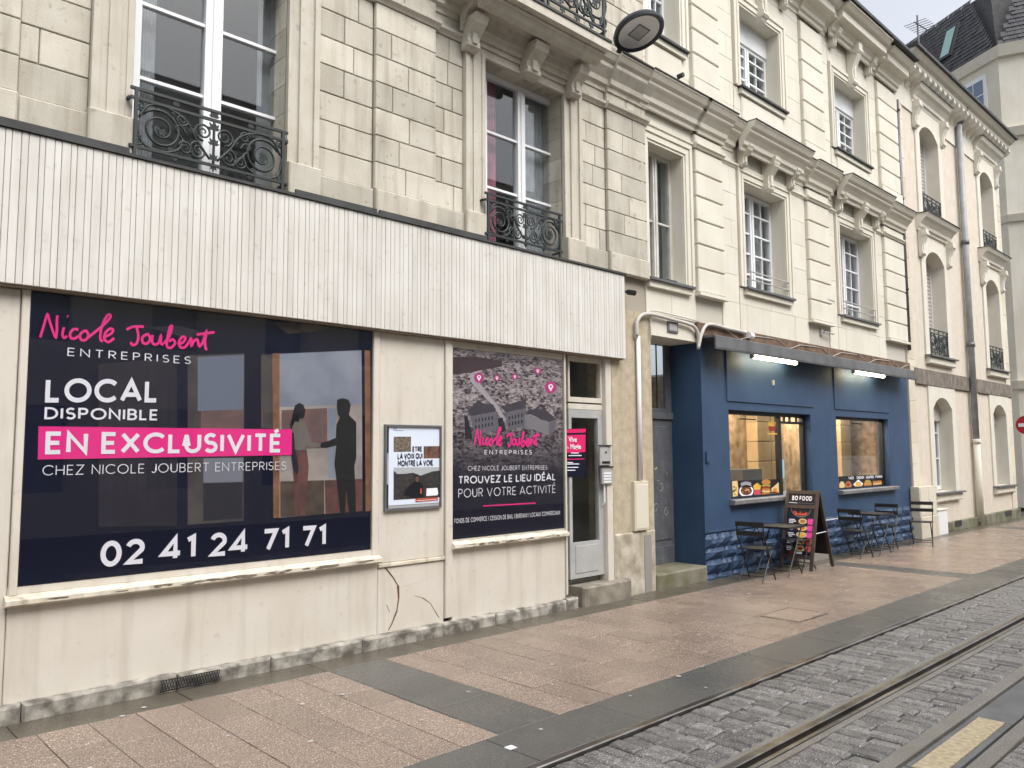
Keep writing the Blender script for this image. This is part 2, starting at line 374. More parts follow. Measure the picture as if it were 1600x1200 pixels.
# manhole cover frame flush with the pavers
q = [S(1187, 963), S(1220, 954), S(1282, 964), S(1255, 977)]
mx0, mx1 = 8.05, 8.72; my0, my1 = -2.25, -1.78
mh = empty('manhole_cover', ((mx0+mx1)/2, (my0+my1)/2, gz(8.4)), 'rectangular paver-filled manhole cover with dark metal rim in the pink pavement', 'manhole cover')
mm = MB(); e = .012
for a in ((mx0, mx1, my0, my0+e), (mx0, mx1, my1-e, my1), (mx0, mx0+e, my0+e, my1-e), (mx1-e, mx1, my0+e, my1-e)): mm.slab(*a, .006, .03, .001)
mm.build('rim', black_m, mh); MB().slab(mx0+e, mx1-e, my0+e, my1-e, .0045, .02, .002).build('cover_plate', paver_m, mh)
# tram track: setts, grooved rails, power strip
RY = -3.80
cnt = 0; fars = MB()
bands = [(YK-.02, RY+.12), (RY-.12, RY-.52), (RY-1.0, RY-1.42), (RY-1.68, RY-2.5), (RY-2.5, RY-3.4)]
for bi, (yt, yb) in enumerate(bands):
    n = max(1, round((yt-yb)/.19)); dy = (yt-yb)/n; x = 1.2 if bi < 3 else 3.5
    while x < 30:
        wd = R.uniform(.105, .135); off = R.uniform(-.06, .06)
        for k in range(n):
            y1_ = yt-k*dy+(off if 0 < k else 0); y0_ = yt-(k+1)*dy+(off if k < n-1 else 0)
            tp = -.012+R.uniform(-.005, .005)
            vis = bi < 3 and 2.6 < x < 9.5 and cnt < 295
            if vis: MB().slab(x+.005, x+wd-.005, y0_+.005, y1_-.005, tp, .06, .012, R.uniform(-.006, .006)).build('sett', sett_m, road); cnt += 1
            else: fars.slab(x+.005, x+wd-.005, y0_+.005, y1_-.005, tp, .06, .012, R.uniform(-.004, .004))
        x += wd
stuff(fars.build('sett_field', sett_m, road))
for ry in (RY, RY-1.5):
    rl = empty('tram_rail', (8, ry, gz(8)), 'steel grooved tram rail set in the setts nearest the pavement' if ry == RY else 'steel grooved tram rail on the far side of the power strip', 'rail')
    MB().slab(-14, 40, ry+.005, ry+.062, -.004, .12, .004).build('rail_head', steel, rl)
    MB().slab(-14, 40, ry-.04, ry+.005, -.045, .1, .001).build('groove', rubber, rl)
    MB().slab(-14, 40, ry-.068, ry-.04, -.008, .12, .003).build('check_rail', steel, rl)
    MB().slab(-14, 40, ry+.064, ry+.118, -.016, .1, .002).build('rubber_strip', concrete, rl)
    MB().slab(-14, 40, ry-.118, ry-.07, -.016, .1, .002).build('rubber_strip', concrete, rl)
ps = empty('power_strip', (8, RY-.76, gz(8)), 'central ground power strip of the tram track with pale insulated segment', 'rail')
MB().slab(-14, 40, RY-.62, RY-.525, -.010, .1, .004).build('concrete_edge', concrete, ps)
MB().slab(-14, 40, RY-.995, RY-.90, -.010, .1, .004).build('concrete_edge', concrete, ps)
a, b = X(1418, 1200), 0
segx0, segx1 = S(1425, 1195).x, S(1548, 1122).x
MB().slab(-14, segx0-.01, RY-.88, RY-.64, -.014, .1, .004).build('conductor', zinc, ps)
MB().slab(segx1+.01, 40, RY-.88, RY-.64, -.014, .1, .004).build('conductor', zinc, ps)
MB().slab(segx0, segx1, RY-.84, RY-.68, -.008, .1, .004).build('insulated_segment', mat('yellowed_insulator', (.52, .44, .29), .5, (.33, .27, .17), 30, .2, 60), ps)
MB().slab(segx0, segx1, RY-.675, RY-.645, -.012, .1, .004).build('conductor', zinc, ps); MB().slab(segx0, segx1, RY-.88, RY-.845, -.012, .1, .004).build('conductor', zinc, ps)
tg = S(798, 1169); tag(MB().slab(tg.x-.03, tg.x+.03, tg.y-.028, tg.y+.028, .006, .004, .001).build('paper_scrap', white_pvc), 'small white square of paper lying on the dark granite border', 'litter')

# ================================================================ BUILDING 1 (old limestone, left)
B1 = empty('stone_building', (4.5, .3, 0), 'weathered beige limestone building with tall white windows above the white shopfront', 'building')
xe1 = X(1006, 300)                                        # right end
zf = Z(480, 312, -.10)                                      # top of fascia
zt = 8.2; Y1 = 0.; fb = Z(500, 502, -.10)
W1 = dict(x0=X(209, 100, .2), x1=X(439, 200, .2), z0=zf-.05, z1=6.15)
W2 = dict(x0=X(757, 200, .2), x1=X(868, 250, .2), z0=zf-.05, z1=Z(757, 90, .0)-.02)
W1['z1'] = W2['z1']
o1 = (X(205, 150), X(447, 200), zf-.1, W1['z1']); o2 = (X(757, 200)-.01, X(880, 260), zf-.1, W2['z1'])
wall('wall', joint1, B1, -3.5, xe1, fb+.03, zt, [o1, o2], Y1+.02, Y1+.35)
zb = Z(540, 285)                                           # top of base course
zs_ = Z(677, 45)                                           # string course
aw = .30
ax = lambda o: (o[0]-aw, o[1]+aw)
pil1 = (X(581, 330), X(677, 330)); pil2 = (X(945, 250), xe1); pil0 = (-1.0, X(28, 100))
for (a, b, y) in ((pil0[1], ax(o1)[0], Y1), (ax(o1)[1], pil1[0], Y1), (*pil1, Y1-.045), (pil1[1], ax(o2)[0], Y1), (ax(o2)[1], pil2[0], Y1), (*pil2, Y1-.045), (*pil0, Y1-.045)):
    ashlar(B1, stone1, a, b, zb, zs_-.02, y, course=.285, depth=.045 if y < 0 else .03, lo=min(.34, (b-a)*.4), hi=min(.7, b-a))
    ashlar(B1, stone1, a, b, zs_+.06, zt, y, course=.285, depth=.045 if y < 0 else .03, lo=min(.34, (b-a)*.4), hi=min(.7, b-a))
    ashlar(B1, stone1, a, b, zf+.03, zb, y-.035, course=.6, lo=.5, hi=.9, depth=.08, ch=.012)
    moulding('string_course', trim1, B1, a-(.03 if y < 0 else 0), b+(.03 if y < 0 else 0), zs_-.02, y, ((.015, 0), (.03, .02), (.06, .045), (.065, .075), (.0, .08)))
for o, Wd in ((o1, W1), (o2, W2)):
    surround(B1, trim1, o[0], o[1], zf+.32, o[3], Y1, aw, ((1, .055), (.82, .03), (.62, .045), (.34, .02), (.16, .03)))
    for x in (o[0]-aw-.015, o[1]-.005): MB().box(x, x+aw+.02, Y1-.085, Y1+.03, zf+.02, zf+.32, ch=.012).build('stone', stone1, B1)
    # jamb stones line the reveal
    for x0, x1 in ((o[0]-.02, o[0]+.004), (o[1]-.004, o[1]+.02)):
        nz = 8; h = (o[3]-zf)/nz
        for k in range(nz): MB().box(x0, x1, Y1+.032, Y1+.33, zf+k*h+.003, zf+(k+1)*h-.003).build('stone', stone1, B1)
    for k in range(4): MB().box(o[0]+(o[1]-o[0])*k/4+.003, o[0]+(o[1]-o[0])*(k+1)/4-.003, Y1+.004, Y1+.33, o[3]-.004, o[3]+.03).build('stone', stone1, B1)
bars1 = [Z(213, 118, .2), Z(213, 0, .2), Z(213, 0, .2)+.62]
window(B1, W1['x0'], W1['x1'], zf-.02, W1['z1'], .2, bars1, st=.05, mull=.15, room_d=1.2, curt=[(.03, .16, curtain), (.86, .97, curtain)])
bars2 = [Z(758, 290, .2), Z(758, 203, .2)]
window(B1, W2['x0']-.02, W2['x1'], zf-.02, W2['z1'], .2, bars2, st=.06, mull=.12, curt=[(.02, .26, pink_curtain), (.62, .95, curtain)], room_d=1.2)
railing(B1, X(209, 180, -.09), X(444, 250, -.09), Z(210, 238, -.09), Z(210, 137, -.09), -.09)
railing(B1, X(761, 330, -.09), X(876, 370, -.09), Z(762, 372, -.09), Z(762, 302, -.09), -.09)
# hood over window 2: frieze, brackets, projecting cornice that carries the upper balcony
zh = Z(757, 60, 0)+.18
hx0, hx1 = o2[0]-aw-.08, X(945, 65, -.5)+.02; zhd = Z(945, 65, -.5)
zc = Z(1000, 103, -.25)                                    # top of the long cornice
def cornice(parent, M, x0, x1, zt_, y, pr, h=.42, name='cornice'):
    return moulding(name, M, parent, x0, x1, zt_-h, y, ((.02, 0), (.03, .06), (.07, .075), (.08, .14), (.13, .2), (pr*.62, .235), (pr*.66, .25), (pr*.66, h-.12), (pr*.82, h-.09), (pr*.95, h-.03), (pr, h-.02), (pr, h)))
cornice(B1, trim1, pil1[1]-1.2, hx0-.001, zc, Y1, .26); cornice(B1, trim1, hx0, hx1, zhd-.13, Y1-.06, .42, .27); cornice(B1, trim1, hx1+.03, pil2[0], zc, Y1, .26); cornice(B1, trim1, pil2[0]+.001, xe1, zc-.002, Y1-.05, .26)
cw = .17; km = (o2[0]+o2[1])/2
for a, b in ((hx0+.03, hx0+.03+cw), (hx1-.05-cw, hx1-.05)): console(B1, trim1, a, b, zhd-.26, zhd-.60, Y1-.05, .24)
console(B1, trim1, km-.11, km+.11, zhd-.24, o2[3]-.04, Y1-.05, .26, 'keystone')
for a_, b_ in ((hx1-1.02, hx1-.02), (hx1-2.06, hx1-1.06)): railing(B1, a_, b_, zhd+.05, zhd+.95, -.5, r=.012)
bx('balcony_slab', trim1, B1, hx0-.25, hx1+.02, -.56, -.02, zhd-.128, zhd-.03); bx('slab_edge', darkflash, B1, hx0-.25, hx1+.03, -.575, -.03, zhd-.028, zhd)
bx('flashing', darkflash, B1, pil2[0]+.02, xe1, -.33, .0, zc+.001, zc+.02)

# ---------------------------------------------------------------- white shopfront under it
SF = empty('shopfront', (4, 0, 0), 'flaking white wooden shopfront with ribbed fascia and two papered display windows', 'shopfront')
YF = -.10
fx1 = X(977, 500, YF); ft = [Z(0, 195, YF), Z(977, 432, YF)]; fb = Z(500, 502, YF); ftop = sum(ft)/2
bx('fascia_back', whitewood, SF, -3.2, fx1-.015, YF+.021, -.04, fb+.012, ftop-.01)
x = .55; k = 0
while x < fx1-.01:
    wd = (.058, .046, .062, .040)[k % 4]*R.uniform(.92, 1.08); k += 1
    wd = min(wd, fx1-x)
    MB().box(x+.0016, x+wd-.0016, YF-R.uniform(0, .003), YF+.02, fb, ftop, ch=.003).build('fascia_board', fascia_m, SF); x += wd
bx('fascia_end', fascia_m, SF, fx1-.014, fx1, YF+.021, .0, fb, ftop)
bx('flashing', darkflash, SF, -3.2, fx1+.02, YF-.02, -.02, ftop+.004, ftop+.028)
for a, b in ((-3, o1[0]-.03), (o1[1]+.05, pil1[0]-.01), (pil1[0]+.02, o2[0]-.05)): bx('flashing', darkflash, SF, a, b, -.105, -.086, ftop+.03, zf+.07)
bx('soffit', mat('brown_soffit', (.30, .24, .18), .8), SF, -3.2, fx1-.016, YF+.021, .30, fb-.011, fb+.010)
s1x0, s1x1 = X(37, 700, .01), X(580, 700, .01); s1z0, s1z1 = Z(580, 858, .01), fb-.012
sill1z = Z(590, 872, -.06)
p0x = X(22, 900); p1a, p1b = X(592, 700), X(700, 700)
s2x0, s2x1 = X(705, 700, .01), X(880, 700, .01); s2z0 = Z(707, 843, .01); s2z1 = Z(705, 543, .01)
plz = .125
# wooden members
m = MB().box(-3.2, s1x0-.06, 0, .06, plz-.05, fb-.013, ch=.008); m.build('side_panel', whitewood, SF)
bx('jamb_post', whitewood, SF, s1x0-.055, s1x0-.004, -.02, .08, sill1z+.02, fb-.013, ch=.006)
bx('jamb_post', whitewood, SF, s1x1+.004, p1a-.004, -.015, .08, sill1z+.02, fb-.013, ch=.006)
zmid = Z(640, 880)
bx('upper_panel', whitewood, SF, p1a, p1b-.05, 0, .06, zmid+.03, fb-.013, ch=.006); bx('lower_panel', whitewood, SF, p1a, p1b-.05, 0, .06, plz-.05, zmid-.01, ch=.008)
bx('panel_rail', peel, SF, p1a, p1b-.05, -.02, .05, zmid-.008, zmid+.028, ch=.006)
bx('jamb_post', whitewood, SF, p1b-.047, s2x0-.004, -.025, .08, plz, fb-.013, ch=.006)
bx('window_head', whitewood, SF, s2x0, s2x1, -.0, .08, s2z1+.003, fb-.013, ch=.006)
bx('jamb_post', whitewood, SF, s2x1+.004, s2x1+.032, -.02, .10, plz, fb-.013, ch=.006)
bx('stall_riser', whitewood, SF, s1x0-.056, p1a-.004, .0, .06, plz-.05, sill1z-.05, ch=.006); bx('stall_riser', whitewood, SF, s2x0, s2x1, .0, .06, plz-.05, s2z0-.075, ch=.006)
for a, b, z in ((s1x0-.08, p1a-.003, sill1z), (s2x0-.02, s2x1+.003, s2z0-.045)):
    moulding('sill', peel, SF, a, b, z-.05, 0, ((.05, 0), (.075, .015), (.075, .045), (.02, .07), (.0, .075)))
    bx('sill_rail', whitewood, SF, a+.02, b-.01, -.004, .07, z+.026, (s1z0 if z == sill1z else s2z0)-.004)
chip = mat('bare_weathered_wood', (.12, .10, .08), .9, (.20, .17, .13), 30)
for k in range(54):                                         # flaked paint along the sills
    cx_ = R.choice((R.gauss(3.0, .55), R.uniform(s1x0, p1a-.1), R.uniform(s2x0+.05, s2x1-.05))); sz = sill1z if cx_ < p1a-.05 else s2z0-.045
    if s1x0 < cx_ < p1a-.1 or s2x0 < cx_ < s2x1-.1:
        l_ = R.uniform(.02, .09); h_ = R.uniform(.004, .013); zc_ = sz-.05+R.uniform(.022, .038)
        MB().add([(cx_+l_*math.cos(a_*.785)*R.uniform(.6, 1.1), -.0765-k*.00002, zc_+h_*math.sin(a_*.785)*R.uniform(.5, 1.1)) for a_ in range(8)], [tuple(range(8))]).build('paint_chip', chip, SF)
x = -2.5
while x < X(940, 920)-.1:                                   # plinth stones, worn and dirty
    wd = R.uniform(.7, 1.3); e = min(x+wd, X(897, 930))
    if e-x > .1: MB().box(x+.004, e-.004, -.075-R.uniform(0, .02), .05, -.15, plz-.005-R.uniform(0, .02)+gz(x), ch=.018).build('plinth_stone', plinth_m, SF)
    x += wd
rust = mat('rusty_crack', (.20, .09, .04), .9, (.08, .05, .035), 20)
for cr_, w0 in (([(602, 887), (614, 902), (622, 915), (623, 935), (620, 955), (612, 975), (607, 985)], 3.0), ([(608, 922), (630, 917), (660, 908), (677, 900)], 1.0), ([(648, 931), (660, 934), (672, 942), (680, 955), (686, 965)], 2.0), ([(604, 945), (609, 957)], .8)):
    m = MB(); q_ = [P(a_, b_, -.0015) for a_, b_ in cr_]
    for i_, (p_, r_) in enumerate(zip(q_, q_[1:])): w_ = w0*.004*R.uniform(.4, 1.2); m.add([(p_.x-w_, -.0015, p_.z), (p_.x+w_, -.0015, p_.z), (r_.x+w_*.7, -.0015, r_.z), (r_.x-w_*.7, -.0015, r_.z)], [(0, 1, 2, 3)])
    m.build('crack', rust, SF)
gx0, gx1 = X(250, 1075, -.1), X(342, 1055, -.1)
m = MB()
for i in range(22):
    a = gx0+(gx1-gx0)*i/22; m.tube([(a, -.115, .015), (a+(gx1-gx0)/22, -.115, .085)], .003, 4); m.tube([(a, -.115, .085), (a+(gx1-gx0)/22, -.115, .015)], .003, 4)
m.box(gx0, gx1, -.118, -.112, .008, .015).box(gx0, gx1, -.118, -.112, .085, .092); m.build('vent_grille', black_m, SF)
# glazed door
dx0, dx1 = X(887, 700, .08), X(940, 700, .08); dz0 = Z(905, 903, .08); dz1 = Z(905, 640, .08); dzt = Z(905, 572, .08)
alu = mat('grey_aluminium', (.42, .42, .41), .45, (.36, .36, .35), 6)
D = MB().box(dx0, dx0+.05, .06, .12, dz0, dz1).box(dx1-.09, dx1, .06, .12, dz0, dz1).box(dx0+.05, dx1-.09, .06, .12, dz1-.1, dz1).box(dx0+.05, dx1-.09, .06, .12, dz0, dz0+.42).build('door', alu, SF)
bx('door_glass', shopglass, D, dx0+.05, dx1-.09, .085, .092, dz0+.42, dz1-.1); bx('kick_panel', alu, D, dx0+.09, dx1-.13, .052, .0595, dz0+.06, dz0+.38, ch=.004)
MB().tube([(dx1-.045, .03, dz0+.85), (dx1-.045, .01, dz0+.88), (dx1-.045, .01, dz0+1.12), (dx1-.045, .03, dz0+1.15)], .012, 8).build('handle', white_pvc, D)
fr = MB().box(dx0-.0, dx1, .06, .13, dz1+.004, dz1+.07).box(dx0, dx1, .06, .13, dz1+.09, dz1+.15).box(dx0, dx0+.03, .06, .13, dz1+.15, fb-.014).box(dx1-.03, dx1, .06, .13, dz1+.15, fb-.014).box(dx0+.03, dx1-.03, .06, .13, fb-.07, fb-.014).build('transom_frame', whitewood, SF)
bx('pane', shopglass, fr, dx0+.03, dx1-.03, .09, .096, dz1+.15, fb-.07)
bx('door_jamb', whitewood, SF, dx1+.003, X(957, 700), .0, .14, plz, fb-.013, ch=.006)
m = MB().box(dx0-.6, dx1+.6, 1.6, 1.63, -.2, 3.1).box(dx0-.6, dx1+.6, .15, 1.6, -.2, dz0-.03).box(dx1+.6, dx1+.63, .15, 1.6, -.2, 3.1).box(dx0-.63, dx0-.6, .15, 1.6, -.2, 3.1).box(dx0-.6, dx1+.6, .15, 1.6, 3.05, 3.1); m.build('hallway', mat('dim_hallway', (.33, .33, .31), .9), SF)
bx('doorstep', mat('worn_step_stone', (.30, .27, .22), .8, (.16, .14, .11), 6, .4, 40), SF, X(900, 920), X(986, 915, -.1), -.12, .3, -.15, Z(985, 905, -.12), ch=.02)
bx('wall_core', room, SF, -3.2, s2x1, .10, .14, -.1, fb-.013)
# door bell panel and letter panel on the jamb
it = empty('intercom', (X(949, 710), -.02, Z(949, 725)), 'grey metal door intercom with round camera eye beside the glazed door', 'intercom')
ix0, ix1 = X(938, 712, -.03), X(955, 712, -.03); iz0, iz1 = Z(945, 727, -.03), Z(945, 697, -.03)
bx('body', alu, it, ix0, ix1, -.03, -.002, iz0, iz1, ch=.004); bx('rain_hood', black_m, it, ix0-.008, ix1, -.045, -.0, iz1+.002, iz1+.014); bx('speaker', black_m, it, ix0+.03, ix1-.03, -.034, -.0305, iz0+.02, iz0+.05)
MB().tube([((ix0+ix1)/2, -.036, (iz0+iz1)/2+.04), ((ix0+ix1)/2, -.0305, (iz0+iz1)/2+.04)], .014, 12).build('camera_eye', black_m, it)
it2 = empty('name_panel', (X(950, 740), -.02, Z(949, 755)), 'grey doorbell panel with pale name strips below the intercom', 'doorbell')
jx0, jx1 = X(941, 740, -.03), X(958, 740, -.03); jz0, jz1 = Z(950, 756, -.03), Z(950, 730, -.03)
bx('body', alu, it2, jx0, jx1, -.03, -.002, jz0, jz1, ch=.004); bx('rain_hood', black_m, it2, jx0-.008, jx1, -.045, 0, jz1+.002, jz1+.012)
for k in range(4): bx('name_strip', white_pvc, it2, jx0+.03, jx1-.04, -.033, -.0305, jz0+.015+k*.035, jz0+.036+k*.035)

# ================================================================ lettering: a stroke alphabet (cap height 1)
def arc(cx, cy, rx, ry, a0, a1, n=14): return [(cx+rx*math.cos(math.radians(a0+(a1-a0)*i/n)), cy+ry*math.sin(math.radians(a0+(a1-a0)*i/n))) for i in range(n+1)]
GL = {
 'A': (.86, [[(0, 0), (.43, 1), (.86, 0)], [(.15, .3), (.71, .3)]]),
 'B': (.58, [[(.3, .53), (0, .53)], [(0, .53), (0, 1), (.3, 1)]+arc(.3, .765, .24, .235, 90, -90)[1:], [(0, .53), (0, 0), (.32, 0)]+arc(.32, .265, .26, .265, -90, 90)[1:]]),
 'C': (.86, [arc(.5, .5, .5, .5, 42, 318, 22)]),
 'D': (.76, [[(0, 0), (0, 1), (.28, 1)]+arc(.28, .5, .48, .5, 90, -90, 16)[1:]+[(0, 0)]]),
 'E': (.52, [[(.52, 1), (0, 1), (0, 0), (.52, 0)], [(0, .5), (.47, .5)]]),
 'F': (.50, [[(.5, 1), (0, 1), (0, 0)], [(0, .5), (.45, .5)]]),
 'G': (.92, [arc(.5, .5, .5, .5, 45, 355, 22)+[(.98, .46), (.6, .46)]]),
 'K': (.66, [[(0, 0), (0, 1)], [(.62, 1), (0, .42)], [(.2, .6), (.66, 0)]]),
 'H': (.7, [[(0, 0), (0, 1)], [(.7, 0), (.7, 1)], [(0, .5), (.7, .5)]]),
 'I': (.0, [[(0, 0), (0, 1)]]),
 'J': (.42, [[(.42, 1), (.42, .25)]+arc(.2, .25, .22, .25, 0, -150, 10)]),
 'L': (.48, [[(0, 1), (0, 0), (.48, 0)]]),
 'M': (.86, [[(0, 0), (0, 1), (.43, .35), (.86, 1), (.86, 0)]]),
 'N': (.72, [[(0, 0), (0, 1), (.72, 0), (.72, 1)]]),
 'O': (1.0, [arc(.5, .5, .5, .5, 0, 360, 28)]),
 'P': (.55, [[(0, 0), (0, 1), (.3, 1)]+arc(.3, .74, .25, .26, 90, -90)[1:]+[(0, .48)]]),
 'Q': (1.0, [arc(.5, .5, .5, .5, 0, 360, 28), [(.62, .25), (.95, -.05)]]),
 'R': (.58, [[(0, 0), (0, 1), (.3, 1)]+arc(.3, .74, .26, .26, 90, -90)[1:]+[(0, .48)], [(.26, .48), (.58, 0)]]),
 'S': (.54, [arc(.27, .75, .25, .25, 35, 250, 14)+arc(.27, .26, .27, .26, 80, -150, 14)]),
 'T': (.62, [[(0, 1), (.62, 1)], [(.31, 1), (.31, 0)]]),
 'U': (.66, [[(0, 1), (0, .33)]+arc(.33, .33, .33, .33, 180, 360, 14)+[(.66, 1)]]),
 'V': (.82, [[(0, 1), (.41, 0), (.82, 1)]]),
 'X': (.72, [[(0, 0), (.72, 1)], [(0, 1), (.72, 0)]]),
 'Z': (.66, [[(0, 1), (.66, 1), (0, 0), (.66, 0)]]),
 '0': (.66, [arc(.33, .5, .33, .5, 0, 360, 26)]),
 '1': (.26, [[(0, .86), (.26, 1), (.26, 0)]]),
 '2': (.62, [arc(.31, .70, .30, .30, 165, -25, 12)+[(.02, 0), (.64, 0)]]),
 '4': (.78, [[(.56, 0), (.56, 1), (0, .24), (.78, .24)]]),
 '7': (.62, [[(0, 1), (.62, 1), (.2, 0)]]),
 '|': (.0, [[(0, -.1), (0, 1.1)]]), '.': (.05, [[(0, 0), (.05, 0)]]), '-': (.3, [[(0, .5), (.3, .5)]]),
}
GL['É'] = (GL['E'][0], GL['E'][1]+[[(.18, 1.2), (.4, 1.36)]])
LAY = [0]; FLAT = [0]
def ribbon(m, pts, hw, f):
    """flat stroke with mitred corners; f maps 2-D to 3-D"""
    n = len(pts); Lp = []; closed = n > 3 and abs(pts[0][0]-pts[-1][0])+abs(pts[0][1]-pts[-1][1]) < 1e-6
    for i in range(n):
        a = pts[i-1] if i > 0 else (pts[-2] if closed else None); b = pts[i+1] if i < n-1 else (pts[1] if closed else None); p = pts[i]
        def nrm(u, v):
            dx, dy = v[0]-u[0], v[1]-u[1]; l = math.hypot(dx, dy) or 1; return (-dy/l, dx/l)
        n1 = nrm(a, p) if a else nrm(p, b); n2 = nrm(p, b) if b else n1
        bx_, by_ = n1[0]+n2[0], n1[1]+n2[1]; l = math.hypot(bx_, by_)
        if l < .5: bx_, by_ = n2; k = 1
        else: bx_, by_ = bx_/l, by_/l; k = min(2.2, 1/max(.3, bx_*n2[0]+by_*n2[1]))
        Lp.append(((p[0]+bx_*hw*k, p[1]+by_*hw*k), (p[0]-bx_*hw*k, p[1]-by_*hw*k)))
    vs = [f(*q) for pr in Lp for q in pr]; LAY[0] += 1
    vs = [(v[0]-FLAT[0]*(LAY[0] % 6*.0003+i/len(vs)*.0003), v[1]-(1-FLAT[0])*(LAY[0] % 6*.0003+i/len(vs)*.0003), v[2]) for i, v in enumerate(vs)]
    m.add(vs, [(2*i, 2*i+1, 2*i+3, 2*i+2) for i in range(n-1)])
def text(s, f2, wgt, track=.2, space=.42):
    """strokes of a string in unit cap height -> list of (letter index, polyline), total width"""
    x = wgt/2; out = []
    for k, ch in enumerate(s):
        if ch == ' ': x += space; continue
        w_, st = GL[ch]
        for pl in st: out.append((k, [(x+p[0]*(1-.3*wgt), wgt/2+p[1]*(1-wgt)) for p in pl]))
        x += w_*(1-.3*wgt)+wgt+track
    return out, x-track-wgt/2
def write_px(name, s, M, parent, L, Rr, top, y, wgt, track=.2, space=.42, split=False):
    """text between two pixels of its baseline; cap height from the pixel above the left end; on plane y"""
    a = P(*L, y); b = P(*Rr, y); h = P(L[0], top, y).z-a.z
    st, wd = text(s, None, wgt, track, space); kx = (b.x-a.x)/wd; m = {}
    f = lambda u, v: (a.x+u*kx, y, a.z+v*h+(b.z-a.z)*u/wd)
    for k, pl in st: ribbon(m.setdefault(k if split else 0, MB()), pl, wgt/2, f)
    for q in m.values(): q.build('letter' if split else name, M, parent)
def poly_px(name, M, parent, pts, y, y2=None):
    q = [P(px, py, y) for px, py in pts]
    return MB().add([tuple(v) for v in q], [tuple(range(len(q)))]).build(name, M, parent)
def oval(cx, cy, rx, ry, n=20, a0=0): return [(cx+rx*math.cos(2*math.pi*i/n+a0), cy+ry*math.sin(2*math.pi*i/n+a0)) for i in range(n)]
def ink(name, rgb, rough=.45): return mat('print_'+name, lin(rgb), rough)
I_navy = ink('navy', (16, 20, 42), .25); I_white = ink('white', (236, 236, 244)); I_pink = ink('pink', (236, 42, 140)); I_dk = ink('dark', (34, 34, 46)); I_grey = ink('grey', (118, 122, 134))
I_sky = mat('print_sky', lin((146, 154, 168)), .3, lin((122, 130, 146)), 2.5); I_beige = mat('print_beige', lin((168, 162, 156)), .3, lin((140, 132, 128)), 3); I_brick = mat('print_brick', lin((120, 92, 90)), .3, lin((98, 80, 82)), 9); I_wood = mat('print_wood', lin((142, 104, 80)), .3, lin((116, 82, 64)), 9); I_black = ink('black', (14, 15, 24)); I_slat = mat('print_slat', lin((46, 44, 56)), .3, lin((34, 33, 46)), 4); I_frame = mat('print_frame', lin((84, 78, 78)), .3, lin((62, 58, 62)), 5); I_red = mat('print_red', lin((112, 74, 70)), .3, lin((82, 58, 60)), 7); I_shirt = ink('shirt', (112, 106, 100)); I_sky2 = ink('sky2', (104, 112, 130)); I_brown = mat('print_brown', lin((92, 78, 68)), .3, lin((62, 54, 52)), 9)
SCRIPT = [[(157, 268), (168, 232), (182, 184), (187, 180), (194, 205), (207, 245), (218, 268), (222, 240), (222, 205), (224, 182)],
 [(250, 228), (244, 255), (250, 270), (262, 262)], [(262, 184), (267, 187)], [(306, 238), (288, 236), (274, 252), (277, 270), (292, 272), (306, 262)],
 [(330, 242), (313, 256), (316, 276), (333, 278), (345, 262), (338, 244), (330, 242)], [(345, 268), (372, 246), (410, 214), (432, 188), (424, 179), (408, 200), (394, 240), (392, 274), (402, 284)],
 [(402, 268), (430, 256), (442, 240), (430, 234), (412, 250), (408, 274), (424, 286), (446, 270)],
 [(494, 238), (520, 226), (562, 226)], [(534, 228), (540, 262), (534, 290), (518, 298), (510, 286)],
 [(572, 256), (556, 268), (558, 288), (574, 292), (586, 276), (580, 258), (572, 256)], [(596, 258), (594, 284), (604, 296), (620, 288), (628, 262), (628, 290), (638, 296)],
 [(640, 292), (662, 262), (672, 226), (664, 228), (654, 270), (652, 302), (668, 308), (684, 290), (674, 276), (660, 284)],
 [(694, 296), (716, 286), (724, 270), (712, 266), (700, 284), (704, 306), (722, 308)], [(722, 308), (738, 286), (746, 272), (748, 300), (756, 284), (770, 276), (776, 300)],
 [(776, 306), (790, 290), (802, 256), (806, 246), (800, 290), (806, 318)], [(768, 258), (800, 252), (838, 248)]]
def smooth(pl):
    q = []
    for i in range(len(pl)-1):
        p0, p1, p2, p3 = [Vector(pl[max(0, min(len(pl)-1, i+k))]) for k in (-1, 0, 1, 2)]
        for t in (0, .2, .4, .6, .8):
            v = .5*((2*p1)+(p2-p0)*t+(2*p0-5*p1+4*p2-p3)*t*t+(3*p1-p0-3*p2+p3)*t**3); q.append((v.x, v.y))
    return q+[tuple(pl[-1])]
def script_px(parent, y, fmap, hw):
    m = MB()
    for st in SCRIPT:
        ribbon(m, smooth(st), hw, lambda u, v: tuple(P(*fmap(u, v), y)))
    return m.build('script_lettering', I_pink, parent)

